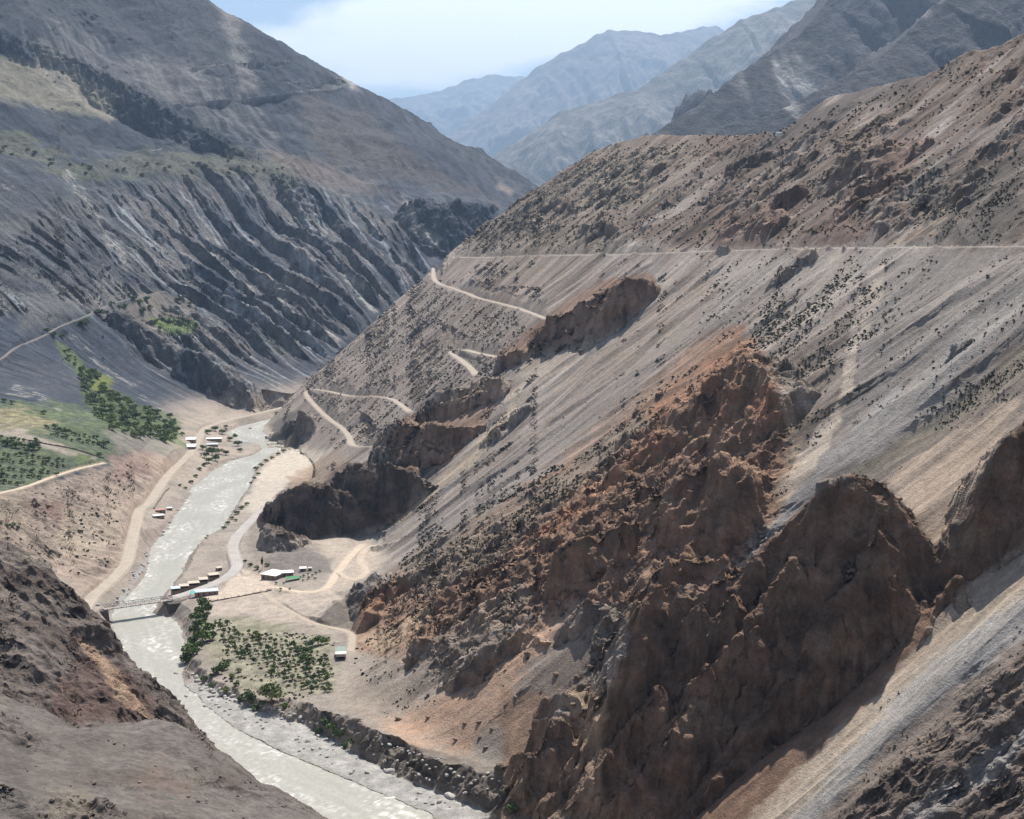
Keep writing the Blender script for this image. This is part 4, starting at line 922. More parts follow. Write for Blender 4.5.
# ------------------------------------------------------------------ road surfaces
M_road = ground_mat('dirt_road', .05, (.8, .15), .95, .12)
for rd in roads:
    p = rd['pts']
    s = np.concatenate([[0], np.cumsum(np.hypot(*np.diff(p[:, :2], axis=0).T))]); k = max(8, int(s[-1] / 5)); u = np.linspace(0, s[-1], k)
    p = np.stack([np.interp(u, s, p[:, i]) for i in range(3)], 1)
    t = np.gradient(p[:, :2], axis=0); t /= np.linalg.norm(t, axis=1)[:, None] + 1e-9; nrm = np.stack([-t[:, 1], t[:, 0]], 1)
    w = rd['w'] * (1 + .12 * noise2(u / 22, u * 0 + 3, 220))
    V_ = []; cols = []
    for f in (-1, -.6, -.3, 0, .3, .6, 1):
        q = p[:, :2] + nrm * (w * f)[:, None]
        V_.append(np.concatenate([q, (p[:, 2] + (.35 if p[:, 1].mean() > 1500 else .2) - .12 * abs(f) ** 3)[:, None]], 1))
        cols.append(np.array(rd['tone'])[None] * (1 + .10 * noise2(q[:, 0] / 9, q[:, 1] / 9, 221) - (.10 if abs(f) in (.3, 1) else 0))[:, None])
    Vv = np.stack(V_, 1).reshape(-1, 3); cv = np.stack(cols, 1).reshape(-1, 3)
    ii, jj = np.meshgrid(np.arange(k - 1), np.arange(6), indexing='ij')
    q = np.stack([(ii * 7 + jj).ravel(), ((ii + 1) * 7 + jj).ravel(), ((ii + 1) * 7 + jj + 1).ravel(), (ii * 7 + jj + 1).ravel()], 1)
    me = np_mesh('road', Vv, q, np.clip(cv, 0, .9)); me.materials.append(M_road)
    o = link(bpy.data.objects.new('track' if 'track' in rd['name'] else 'road', me)); o['kind'] = 'structure'

# ------------------------------------------------------------------ things
from mathutils import Matrix
def flat_mat(name, c, rough=.8, var=.12, scale=1.5, metal=0, island=0.0):
    m = bpy.data.materials.new(name); nt = nodes(m); N_ = nt.nodes.new; Lk = nt.links.new
    out = N_('ShaderNodeOutputMaterial'); b = N_('ShaderNodeBsdfPrincipled'); b.inputs['Roughness'].default_value = rough; b.inputs['Metallic'].default_value = metal
    b.inputs['Specular IOR Level'].default_value = .25
    g = N_('ShaderNodeNewGeometry'); n = N_('ShaderNodeTexNoise'); n.inputs['Scale'].default_value = scale; n.inputs['Detail'].default_value = 4
    Lk(g.outputs['Position'], n.inputs['Vector'])
    r = N_('ShaderNodeMapRange'); r.inputs['From Min'].default_value = .3; r.inputs['From Max'].default_value = .7; r.inputs['To Min'].default_value = 1 - var; r.inputs['To Max'].default_value = 1 + var
    Lk(n.outputs['Fac'], r.inputs['Value']); last = r.outputs[0]
    if island:
        r2 = N_('ShaderNodeMapRange'); r2.inputs['To Min'].default_value = 1 - island; r2.inputs['To Max'].default_value = 1 + island
        Lk(g.outputs['Random Per Island'], r2.inputs['Value'])
        mm = N_('ShaderNodeMath'); mm.operation = 'MULTIPLY'; Lk(last, mm.inputs[0]); Lk(r2.outputs[0], mm.inputs[1]); last = mm.outputs[0]
    mu = N_('ShaderNodeVectorMath'); mu.operation = 'SCALE'; mu.inputs[0].default_value = c; Lk(last, mu.inputs['Scale'])
    Lk(mu.outputs[0], b.inputs['Base Color']); Lk(b.outputs[0], out.inputs['Surface'])
    return m
M = dict(
    leaf=flat_mat('green_leaves', (.120, .175, .055), .7, .25, .4, 0, .5), leafdark=flat_mat('dark_leaves', (.075, .115, .042), .7, .25, .4, 0, .5),
    leafolive=flat_mat('olive_leaves', (.155, .185, .075), .7, .25, .4, 0, .5), scrub=flat_mat('dry_scrub', (.085, .080, .050), .9, .25, .5, 0, .45),
    bark=flat_mat('bark', (.12, .09, .065), .9, .2, 3), white=flat_mat('white_sheet_metal', (.78, .78, .76), .5, .06, .6), beige=flat_mat('dusty_roof_sheet', (.52, .45, .37), .8, .12, .8),
    pale=flat_mat('pale_blue_sheet', (.50, .56, .58), .5, .1, .6), teal=flat_mat('turquoise_tarpaulin', (.07, .38, .34), .6, .1, .8), wall=flat_mat('mud_wall', (.26, .20, .155), .9, .15, 1.2),
    dark=flat_mat('dark_opening', (.03, .028, .026), .8, .1, 1), steel=flat_mat('bridge_steel', (.30, .29, .27), .6, .15, 1.5), deck=flat_mat('bridge_planks', (.34, .30, .26), .9, .15, 1.5),
    conc=flat_mat('shaded_abutment_stone', (.085, .075, .068), .95, .3, 1.0), pink=flat_mat('faded_red_roof', (.46, .25, .21), .8, .12, .8), greenroof=flat_mat('grey_green_roof', (.22, .27, .23), .7, .12, .8),  # abutment tone has the shade of the bank face put into its colour
    stone=flat_mat('pale_boulder', (.38, .36, .33), .95, .25, 1.3), rockd=flat_mat('brown_boulder', (.20, .15, .12), .95, .3, 1.0), net=flat_mat('green_netting', (.06, .22, .10), .8, .2, 1), block=flat_mat('wall_stone', (.27, .23, .19), .95, .3, 1.5))

def simple(name, verts, faces, mat, parent=None, smooth_=False):
    me = bpy.data.meshes.new(name); me.from_pydata([tuple(v) for v in verts], [], [tuple(f) for f in faces]); me.update()
    if smooth_: me.polygons.foreach_set('use_smooth', [True] * len(me.polygons))
    me.materials.append(mat); o = bpy.data.objects.new(name, me); return link(o, parent)
def empty(name, loc, rz, label, cat, group=None):
    o = bpy.data.objects.new(name, None); link(o); o.location = loc; o.rotation_euler = (0, 0, rz); o.empty_display_size = .5
    return tag(o, label, cat, group)
def tag(o, label, cat, group=None, kind=None):
    if label: o['label'] = label
    if cat: o['category'] = cat
    if group: o['group'] = group
    if kind: o['kind'] = kind
    return o
class MB:
    def __init__(s): s.v = []; s.f = []
    def hexa(s, c8):
        k = len(s.v); s.v += [tuple(p) for p in c8]
        s.f += [tuple(k + i for i in f) for f in ((0, 3, 2, 1), (4, 5, 6, 7), (0, 1, 5, 4), (1, 2, 6, 5), (2, 3, 7, 6), (3, 0, 4, 7))]; return s
    def box(s, x0, x1, y0, y1, z0, z1): return s.hexa([(x0, y0, z0), (x1, y0, z0), (x1, y1, z0), (x0, y1, z0), (x0, y0, z1), (x1, y0, z1), (x1, y1, z1), (x0, y1, z1)])
    def bar(s, a, b, r):
        a = np.array(a, float); b = np.array(b, float); d = b - a; d /= np.linalg.norm(d)
        u = np.cross(d, (0, 0, 1)) if abs(d[2]) < .9 else np.cross(d, (1, 0, 0)); u /= np.linalg.norm(u); w = np.cross(d, u)
        s.hexa([a - u * r - w * r, a + u * r - w * r, a + u * r + w * r, a - u * r + w * r, b - u * r - w * r, b + u * r - w * r, b + u * r + w * r, b - u * r + w * r]); return s
    def build(s, name, mat, parent=None): return simple(name, s.v, s.f, mat, parent)

def G(px, py, d0=200, d1=3500, n=900):
    """points of the built ground under image positions"""
    px = np.atleast_1d(px).astype(float); py = np.atleast_1d(py).astype(float)
    D = hitD(H, px, py, d0, d1, n)
    ax, az = ray(px, py)
    X_ = ax * D; h = H(X_, D)
    return np.stack([X_, D, h], 1)

# --- houses and sheds
def shed(name, label, cat, px, py, w, d, h, rz, roofmat, wallmat, slope=.12, over=.35, doors=1, windows=0, group=None, gable=False, z=None, opened=False):
    if z is None:
        g = G([px], [py], 500, 2600)[0]
    else: g = np.array(P(px, py, z=z))
    o = empty(name, tuple(g), rz, label, cat, group)
    h2 = h + d * slope if not gable else h
    m = MB(); t = .15
    if gable:
        hr = h + w * 0 + d * .5 * .45
        V_ = [(-w/2, -d/2, -2), (w/2, -d/2, -2), (w/2, d/2, -2), (-w/2, d/2, -2), (-w/2, -d/2, h), (w/2, -d/2, h), (w/2, d/2, h), (-w/2, d/2, h), (-w/2, 0, hr), (w/2, 0, hr)]
        F_ = [(0, 1, 5, 4), (2, 3, 7, 6), (1, 2, 6, 9, 5), (3, 0, 4, 8, 7)]
        simple('wall', V_, F_, wallmat, o)
        m = MB(); W = w / 2 + over; Dd = d / 2 + over; zz = h - over * .45
        for s in (-1, 1):
            m.hexa([(-W, 0, hr + .03), (W, 0, hr + .03), (W, s * Dd, zz + .03), (-W, s * Dd, zz + .03), (-W, 0, hr + .15), (W, 0, hr + .15), (W, s * Dd, zz + .15), (-W, s * Dd, zz + .15)])
        m.build('roof', roofmat, o)
    else:
        if opened:
            m.box(-w/2, w/2, d/2 - t, d/2, -2, h2 - .05); m.box(-w/2, -w/2 + t, -d/2, d/2 - t, -2, h - .03); m.box(w/2 - t, w/2, -d/2, d/2 - t, -2, h - .03)
            m.box(-w/2 + t, w/2 - t, -d/2, -d/2 + t, -2, .95)
        else:
            m.hexa([(-w/2, -d/2, -2), (w/2, -d/2, -2), (w/2, d/2, -2), (-w/2, d/2, -2), (-w/2, -d/2, h), (w/2, -d/2, h), (w/2, d/2, h2), (-w/2, d/2, h2)])
        m.build('wall', wallmat, o)
        W = w / 2 + over; Dd = d / 2 + over; za = h - over * slope + .03; zb = h2 + over * slope + .03
        m = MB(); m.hexa([(-W, -Dd, za), (W, -Dd, za), (W, Dd, zb), (-W, Dd, zb), (-W, -Dd, za + .12), (W, -Dd, za + .12), (W, Dd, zb + .12), (-W, Dd, zb + .12)]); 
        n = int(w / .8)
        for k in range(n + 1):   # sheet ribs
            xx = -W + .05 + (2 * W - .1) * k / n; m.hexa([(xx - .03, -Dd, za + .12), (xx + .03, -Dd, za + .12), (xx + .03, Dd, zb + .12), (xx - .03, Dd, zb + .12), (xx - .03, -Dd, za + .17), (xx + .03, -Dd, za + .17), (xx + .03, Dd, zb + .17), (xx - .03, Dd, zb + .17)])
        m.build('roof', roofmat, o)
    for k in range(doors):
        xx = -w / 2 + w * (k + .6) / (doors + windows + .4)
        MB().box(xx - .5, xx + .5, -d/2 - .05, -d/2 + .05, 0, 2.05).build('door', M['dark'], o)
    for k in range(windows):
        xx = -w / 2 + w * (doors + k + .7) / (doors + windows + .4)
        MB().box(xx - .5, xx + .5, -d/2 - .05, -d/2 + .05, 1.0, 1.9).build('window', M['dark'], o)
    return o
RZ = math.radians(20)
kg = 'roadside stalls in a row at the east end of the bridge'
shed('market_stall', 'stall with a pale bluish roof, nearest the bridge in the roadside row', 'stall', 175.5, 591.5, 6.0, 4.5, 2.6, RZ, M['pale'], M['wall'], opened=True, doors=0, group=kg, z=10.0)
shed('market_stall', 'second stall from the bridge, its beige roof beside the pale bluish one', 'stall', 184, 589, 6.3, 4.5, 2.6, RZ, M['beige'], M['wall'], opened=True, doors=0, group=kg, z=10.0)
shed('market_stall', 'longest beige roofed stall, in the middle of the roadside row', 'stall', 193.7, 586, 7.6, 4.5, 2.6, RZ, M['beige'], M['wall'], opened=True, doors=0, group=kg, z=10.0)
shed('market_stall', 'short square beige roofed stall after the longest one in the roadside row', 'stall', 203.3, 582.4, 6.0, 5.0, 2.7, RZ, M['beige'], M['wall'], opened=True, doors=0, group=kg, z=10.0)
shed('market_stall', 'wide beige roofed stall where the row meets the bend of the road', 'stall', 213.5, 577.8, 7.6, 5.0, 2.7, RZ + .15, M['beige'], M['wall'], opened=True, doors=0, group=kg, z=10.0)
shed('hut', 'tiny beige hut on the riverbank above the row of stalls', 'hut', 219, 570.5, 4, 3.5, 2.4, RZ + .2, M['beige'], M['wall'])
lb = shed('roadside_shelter', 'long shelter with a pale blue sheet roof and turquoise tarpaulin facing the stalls', 'shelter', 206.5, 594.6, 16, 5.5, 2.8, RZ - .02, M['pale'], M['wall'], doors=2, windows=2, z=9.7)
tp = MB(); tp.hexa([(-11.5, -3.1, 2.2), (-7.9, -3.1, 2.4), (-7.9, 1.6, 3.2), (-11.5, 1.6, 2.9), (-11.5, -3.1, 2.28), (-7.9, -3.1, 2.48), (-7.9, 1.6, 3.28), (-11.5, 1.6, 2.98)]).bar((-11.3, -2.9, -1), (-11.3, -2.9, 2.2), .07).bar((-11.3, 1.4, -1), (-11.3, 1.4, 2.9), .07)
tp.build('tarpaulin', M['teal'], lb)
wh = shed('house', 'white roofed house beside the sandy yard, the largest building in the valley', 'house', 274, 577.5, 13.5, 13, 3.2, math.radians(-30), M['white'], M['wall'], slope=.06, over=.7, doors=1, windows=2)
shed('house', 'narrow white roofed annex behind the right end of the largest house', 'house', 287, 575.5, 9, 6, 2.7, math.radians(14), M['white'], M['wall'], slope=.08, doors=1, windows=1)
shed('shed', 'small white roofed shed on the gravel heap side of the largest house', 'shed', 303, 571, 4.6, 3.6, 2.3, math.radians(10), M['white'], M['wall'])
shed('shed', 'tiny pale shed at the far right of the house yard', 'shed', 310, 570.5, 2.6, 2.2, 2.0, math.radians(5), M['beige'], M['wall'])
g = G([293], [580], 800, 1400)[0]
gn = empty('shade_net', tuple(g), math.radians(15), 'green shade net on posts in front of the white roofed annex', 'shade net')
nm = MB(); nm.hexa([(-5, -3, 1.7), (5, -3, 1.9), (5, 3, 2.3), (-5, 3, 2.1), (-5, -3, 1.75), (5, -3, 1.95), (5, 3, 2.35), (-5, 3, 2.15)]); nm.build('net', M['net'], gn)
for sx in (-4.8, 4.8):
    for sy in (-2.8, 2.8): MB().bar((sx, sy, -.5), (sx, sy, 1.9), .07).build('post', M['bark'], gn)
# house at the foot of the slope
g = G([341], [659], 600, 1200)[0]
hh = empty('house', tuple(g), math.radians(8), 'small house with a green and white roof below the red slope', 'house')
MB().box(-2.9, 2.9, 0, 13, -2, 2.7).build('wall', M['wall'], hh)
MB().hexa([(-3.2, 5.6, 3.0), (3.2, 5.6, 3.0), (3.2, 13.4, 3.7), (-3.2, 13.4, 3.7), (-3.2, 5.6, 3.12), (3.2, 5.6, 3.12), (3.2, 13.4, 3.82), (-3.2, 13.4, 3.82)]).build('roof', M['greenroof'], hh)
MB().hexa([(-3.2, 1.5, 2.73), (3.2, 1.5, 2.73), (3.2, 6.2, 2.9), (-3.2, 6.2, 2.9), (-3.2, 1.5, 2.85), (3.2, 1.5, 2.85), (3.2, 6.2, 2.98), (-3.2, 6.2, 2.98)]).build('roof', M['white'], hh)
MB().box(-2.2, 2.2, -.06, .06, .05, 2.3).build('door', M['dark'], hh)
MB().hexa([(-3.0, -3.2, 2.2), (2.8, -3.2, 2.2), (2.8, .1, 2.6), (-3.0, .1, 2.6), (-3.0, -3.2, 2.27), (2.8, -3.2, 2.27), (2.8, .1, 2.67), (-3.0, .1, 2.67)]).bar((-2.8, -3, -.6), (-2.8, -3, 2.2), .08).bar((2.6, -3, -.6), (2.6, -3, 2.2), .08).build('porch', M['dark'], hh)
# west bank
shed('shed', 'white roofed shed on the shoulder between the west bank road and the river', 'shed', 158.5, 518, 10, 4.2, 2.6, math.radians(32), M['white'], M['wall'], slope=.1)
shed('shed', 'faded red roofed shed directly behind the white one on the road shoulder', 'shed', 160.5, 512.5, 8.5, 4.2, 2.8, math.radians(32), M['pink'], M['wall'], slope=.1)
shed('hut', 'small whitish hut on the river side of the faded red roofed shed', 'hut', 169.5, 510, 4.5, 3.2, 2.2, math.radians(32), M['white'], M['wall'])
shed('house', 'white roofed house west of the road at the upstream settlement, the nearer of the pair', 'house', 190.5, 449, 13, 9, 3.4, math.radians(4), M['white'], M['wall'], slope=.25, doors=1, windows=2)
shed('house', 'white roofed house west of the road at the upstream settlement, the farther of the pair', 'house', 191, 442, 12, 8, 3.6, math.radians(4), M['white'], M['wall'], slope=.25, doors=1, windows=1)
shed('shed', 'long low white roofed shed east of the road among the riverside trees', 'shed', 214, 441, 20, 4.5, 3.2, math.radians(10), M['white'], M['wall'], slope=.2)
shed('shed', 'pale roofed shed in front of the long low one among riverside trees', 'shed', 212.5, 446.5, 14, 5, 3.0, math.radians(14), M['pale'], M['wall'], slope=.15)
g = np.array(crestR[9]) * 0 + np.array(P(779, 133.5, D=hitD(H, [779], [135.5], 900, 2400, 1500)[0]))
hu = empty('hut', (g[0], g[1], float(H(g[:1], g[1:2])[0])), .2, 'lone white hut on the skyline of the right hand ridge', 'hut')
MB().box(-3, 3, -2, 2, -3, 2.6).build('wall', M['white'], hu); MB().hexa([(-3.3, -2.3, 2.63), (3.3, -2.3, 2.63), (3.3, 2.3, 3.2), (-3.3, 2.3, 3.2), (-3.3, -2.3, 2.75), (3.3, -2.3, 2.75), (3.3, 2.3, 3.3), (-3.3, 2.3, 3.3)]).build('roof', M['white'], hu)

# --- bridge
A = np.array(P(106.5, 608.5, z=9.3)); B = np.array(P(171, 598.5, z=9.9))
Lb = float(np.hypot(*(B - A)[:2])); ang = math.atan2(B[1] - A[1], B[0] - A[0])
br = empty('bridge', (A[0], A[1], 9.2), ang, 'steel truss road bridge over the silty river', 'bridge')
MB().box(-2, Lb + 2, -2.3, 2.3, -.3, .12).build('deck', M['deck'], br)
for s in (-2.5, 2.5):
    m = MB(); n = 14; hT = 2.5
    m.bar((0, s, -.2), (Lb, s, -.2), .2); m.bar((0, s, hT), (Lb, s, hT), .14)
    for k in range(n + 1): m.bar((Lb * k / n, s, -.2), (Lb * k / n, s, hT), .10)
    for k in range(n):
        a, b = ((-.2, hT) if k % 2 else (hT, -.2)); m.bar((Lb * k / n, s, a), (Lb * (k + 1) / n, s, b), .09)
    m.build('truss', M['steel'], br)
m = MB()
for k in range(15): m.bar((Lb * k / 14, -2.5, -.45), (Lb * k / 14, 2.5, -.45), .15)
m.build('cross_beams', M['steel'], br)
MB().hexa([(-7, -4, -12), (1.2, -4, -12), (1.2, 4, -12), (-7, 4, -12), (-7, -3.2, -.6), (.2, -3.2, -.6), (.2, 3.2, -.6), (-7, 3.2, -.6)]).build('abutment', M['conc'], br)
MB().hexa([(Lb - 5.0, -9.4, -12), (Lb + 13, -10.5, -12), (Lb + 13, 4.6, -12), (Lb - 5.0, 4.4, -12), (Lb - 4.4, -8.6, -1.0), (Lb + 12, -9.6, -1.4), (Lb + 12, 3.4, -.5), (Lb - 4.4, 3.4, -.5)]).build('abutment', M['conc'], br)  # wide east block, coloured dark for the bank in shade at the bridge end

# --- walls and fences
def wall_along(name, label, cat, pts, hgt, thick, mat, post=0, rough=.15):
    p = G([a for a, b in pts], [b for a, b in pts], 600, 2200)
    q = fitline(p, None, 6); s = np.concatenate([[0], np.cumsum(np.hypot(*np.diff(q[:, :2], axis=0).T))]); k = max(4, int(s[-1] / 1.6)); u = np.linspace(0, s[-1], k)
    q = np.stack([np.interp(u, s, q[:, i]) for i in range(3)], 1); q[:, 2] = H(q[:, 0], q[:, 1])
    t = np.gradient(q[:, :2], axis=0); t /= np.linalg.norm(t, axis=1)[:, None]; nr_ = np.stack([-t[:, 1], t[:, 0]], 1)
    o = empty(name, tuple(q[0]), 0, label, cat); V_ = []
    for i in range(k):
        hh_ = hgt * (1 + rough * rng.normal()); th = thick * (1 + .2 * rng.random())
        for s_, zz_ in ((-1, -.6), (-1, hh_), (1, hh_), (1, -.6)):
            V_.append((q[i, 0] + nr_[i, 0] * s_ * th / 2 - q[0, 0], q[i, 1] + nr_[i, 1] * s_ * th / 2 - q[0, 1], q[i, 2] + zz_ - q[0, 2]))
    F_ = [(i * 4 + a, i * 4 + 4 + a, i * 4 + 4 + b, i * 4 + b) for i in range(k - 1) for a, b in ((0, 1), (1, 2), (2, 3), (3, 0))] + [(0, 1, 2, 3), tuple((k - 1) * 4 + j for j in (3, 2, 1, 0))]
    simple('wall', V_, F_, mat, o)
    if post:
        for i in range(0, k, post):
            a = q[i] - q[0]; MB().box(a[0] - .16, a[0] + .16, a[1] - .16, a[1] + .16, a[2] - .5, a[2] + hgt + .9).build('post', M['bark'], o)
    return o
wall_along('fence', 'low dark fence with posts along the front edge of the sandy yard', 'fence', [(211, 602), (230, 598.5), (250, 594.8), (272, 590.5)], .9, .35, M['block'], post=3)
wall_along('stone_wall', 'dark dry stone wall between the west bank road and the white shed', 'wall', [(154, 509), (158, 502), (163, 495), (169, 489)], 1.8, 1.0, M['block'])
wall_along('terrace_wall', 'low stone terrace wall crossing the upper farm fields', 'wall', [(30, 441), (50, 445), (72, 449), (92, 455), (104, 459)], 1.5, 1.0, M['block'])

# --- vegetation
def crown_mesh(name, seed, n, rad, hgt, base, leaf, lobes=7, flat=.75):
    r = np.random.default_rng(seed)
    cs_ = r.normal(size=(lobes, 3)); cs_ /= np.linalg.norm(cs_, axis=1)[:, None]; cs_ *= r.uniform(.25, .75, (lobes, 1)); cs_[:, 2] = np.abs(cs_[:, 2]) * .9 - .2
    lr = r.uniform(.28, .55, lobes)
    k = r.integers(0, lobes, n); d = r.normal(size=(n, 3)); d /= np.linalg.norm(d, axis=1)[:, None]; d *= r.uniform(.55, 1.05, (n, 1))
    p = cs_[k] + d * lr[k, None]
    p[:, 2] = np.maximum(p[:, 2], -.55)
    p = p * np.array([rad, rad, hgt / 2 * flat / .75]) + np.array([0, 0, base + hgt / 2])
    a = r.normal(size=(n, 3)); a /= np.linalg.norm(a, axis=1)[:, None]; b = np.cross(a, r.normal(size=(n, 3))); b /= np.linalg.norm(b, axis=1)[:, None]
    s = leaf * r.uniform(.6, 1.3, (n, 1))
    V_ = np.stack([p - a * s, p - b * s * .8, p + a * s, p + b * s * .8], 1).reshape(-1, 3)
    me = np_mesh(name, V_, np.arange(4 * n).reshape(n, 4), None, False); return me
def trunk_mesh(name, h, r0, seed, limbs=4, spread=1.0):
    r = np.random.default_rng(seed); V_ = []; F_ = []
    def tube(pts, rs):
        base = len(V_)
        for (p, rr_) in zip(pts, rs):
            for k in range(6): V_.append((p[0] + rr_ * math.cos(k * math.pi / 3), p[1] + rr_ * math.sin(k * math.pi / 3), p[2]))
        for i in range(len(pts) - 1):
            for k in range(6): F_.append((base + i * 6 + k, base + i * 6 + (k + 1) % 6, base + i * 6 + 6 + (k + 1) % 6, base + i * 6 + 6 + k))
        F_.append(tuple(base + k for k in range(5, -1, -1))); F_.append(tuple(base + (len(pts) - 1) * 6 + k for k in range(6)))
    tube([(0, 0, -.6), (.05 * h, 0, h * .4), (.02 * h, .04 * h, h)], [r0 * 1.25, r0 * .9, r0 * .4])
    for i in range(limbs):
        a = r.uniform(0, 6.28); l = h * r.uniform(.5, .8) * spread; z0 = h * r.uniform(.3, .7)
        tube([(.04 * h, .01 * h, z0), (math.cos(a) * l * .5, math.sin(a) * l * .5, z0 + l * .4), (math.cos(a) * l, math.sin(a) * l, z0 + l * .7)], [r0 * .5, r0 * .35, r0 * .12])
    me = bpy.data.meshes.new(name); me.from_pydata(V_, [], F_); me.update(); me.materials.append(M['bark']); return me
TK = {}
for kind, nv in (('tree', 4), ('shrub', 4), ('fruit', 4), ('poplar', 1), ('scrub', 4)):
    TK[kind] = []
    for v in range(nv):
        if kind == 'tree': cm = crown_mesh('crown', 500 + v, 620, 1.0, 1.7, .10, .11, 9); tm = trunk_mesh('trunk', .9, .07, v, 5, .8)
        elif kind == 'shrub': cm = crown_mesh('foliage', 520 + v, 360, 1.0, 1.5, -.12, .13, 8); tm = trunk_mesh('stem', .5, .05, v, 4)
        elif kind == 'fruit': cm = crown_mesh('crown', 540 + v, 200, 1.0, 1.8, .0, .17, 6); tm = trunk_mesh('trunk', .8, .07, v, 3)
        elif kind == 'poplar': cm = crown_mesh('crown', 560 + v, 420, .45, 2.6, .3, .10, 9); tm = trunk_mesh('trunk', 2.0, .05, v, 3, .2)
        else: cm = crown_mesh('desert_scrub', 580 + v, 26, 1.0, 1.0, -.15, .42, 4); tm = None
        TK[kind].append((cm, tm))
_mats = {}
def plant(name, kind, loc, size, label, cat, group, mat='leaf', hs=1.0, parts=('crown', 'trunk')):
    i = int(rng.integers(len(TK[kind]))); cm, tm = TK[kind][i]
    key = (kind, i, mat)
    if key not in _mats:
        c2 = cm.copy(); c2.name = cm.name; c2.materials.clear(); c2.materials.append(M[mat]); _mats[key] = c2
    o = bpy.data.objects.new(name, None); link(o); tag(o, label, cat, group)
    o.location = loc; o.rotation_euler = (0, 0, float(rng.uniform(0, 6.28))); s = size; o.scale = (s, s, s * hs); o.empty_display_size = .3
    link(bpy.data.objects.new(parts[0], _mats[key]), o)
    if tm is not None: link(bpy.data.objects.new(parts[1], tm), o)
    return o
def scatter_poly(poly, n, seed, mind=3.0, d0=600, d1=2600):
    r = np.random.default_rng(seed); p = np.array(poly, float); out_ = []
    while len(out_) < n * 3:
        q = np.stack([r.uniform(p[:, 0].min(), p[:, 0].max(), n * 6), r.uniform(p[:, 1].min(), p[:, 1].max(), n * 6)], 1)
        q = q[inside(q[:, 0], q[:, 1], poly) < 0]; out_ += list(q)
    out_ = np.array(out_[:n * 3]); g = G(out_[:, 0], out_[:, 1], d0, d1); keep = []
    for i in range(len(g)):
        if np.isfinite(g[i]).all() and all((g[i, 0] - g[j, 0]) ** 2 + (g[i, 1] - g[j, 1]) ** 2 > mind ** 2 for j in keep): keep.append(i)
        if len(keep) >= n: break
    return g[keep]
def grow(name, kind, pxs, sizes, labels, cat, group, mat, hs=1.0, d0=600, d1=2600, parts=('crown', 'trunk')):
    g = G([a for a, b in pxs], [b for a, b in pxs], d0, d1)
    for i, q in enumerate(g):
        if not np.isfinite(q).all(): continue
        s = sizes[i % len(sizes)] if isinstance(sizes, (list, tuple)) else sizes
        lb_ = labels[i] if isinstance(labels, (list, tuple)) else labels
        mt = mat[i % len(mat)] if isinstance(mat, (list, tuple)) else mat
        plant(name, kind, tuple(q), s * rng.uniform(.88, 1.14), lb_, cat, group, mt, hs, parts)
FS = ('foliage', 'stem')
o = grow('tree', 'tree', [(272, 702)], [7.6], ['largest round green tree at the edge of the gravel bar'], 'tree', None, 'leafolive', .95)
grow('shrub', 'shrub', [(249, 702), (241, 700)], [5, 3.2], ['dark green shrub immediately left of the largest round tree', 'smaller dark shrub second to the left of the largest round tree'], 'shrub', None, 'leafdark', 1, parts=FS)
grow('shrub', 'shrub', [(203, 607), (207, 613), (200, 615), (196, 621), (203, 622), (201, 629), (208, 633), (195, 634), (200, 641), (206, 642), (212, 640), (192, 645), (190, 657), (186, 663), (194, 655), (198, 649)], [5.2, 4.8, 5, 5.4, 5.0, 6, 5.2, 5, 6, 5.5, 4.6, 5, 6, 5.4, 4.5, 4],
     'dense green shrub in the strip along the east bank just below the bridge', 'shrub', 'shrubs along the east bank below the bridge', ['leaf', 'leafdark', 'leaf'], 1.15, parts=FS)
grow('shrub', 'shrub', [(217, 674), (223, 669), (232, 678), (204, 681), (212, 687), (226, 692), (236, 686), (211, 677), (262, 706), (255, 710), (285, 708), (239, 672), (228, 663)], [4.4, 4.0, 3.2, 3.6, 3, 3, 2.6, 2.6, 3.2, 3, 3, 2.4, 2.4],
     'low green shrub on the stony ground between the orchard and the gravel bar', 'shrub', 'shrubs between the orchard and the gravel bar', ['leafdark', 'leaf', 'leafolive'], .9, parts=FS)
grow('tree', 'tree', [(318, 645), (310, 648), (325, 644), (306, 655), (303, 661), (298, 654), (309, 662)], [4.6, 4.2, 3.6, 4.2, 3.8, 3, 3], 'leafy green tree in the clump at the upper right corner of the orchard', 'tree', 'tree clump at the orchard corner', ['leaf', 'leafdark'], .85)
grow('shrub', 'shrub', [(318, 734), (326, 726), (333, 731), (340, 738), (352, 744), (512, 812), (345, 748)], [3.2, 3.6, 4, 3.6, 3, 3, 2.6], 'dark shrub rooted in the eroded bank beside the gravel bar', 'shrub', 'shrubs on the eroded bank', ['leafdark', 'leafdark', 'leaf'], 1.0, 400, 1200, parts=FS)
# orchard in curved rows
op = []
for r_ in range(15):
    for k in range(15):
        a = 219 + k * 7.6 + r_ * 1.6 + rng.normal() * 1.0; b = 623 + k * 2.3 + r_ * 4.6 + .010 * (k - 7) ** 2 * 4 + rng.normal() * .9
        if inside(np.array([a]), np.array([b]), [(216, 620), (262, 620), (300, 634), (330, 660), (334, 692), (312, 694), (276, 684), (262, 668), (240, 664), (222, 648)])[0] < 0 and rng.random() < .9: op.append((a, b))
grow('fruit_tree', 'fruit', op, [1.5, 2.2, 1.3, 1.8, 2.6], 'small fruit tree in the curved rows of the riverside orchard', 'tree', 'young fruit trees in orchard rows', ['leaf', 'leafdark', 'leafolive', 'leaf'], 1.0)
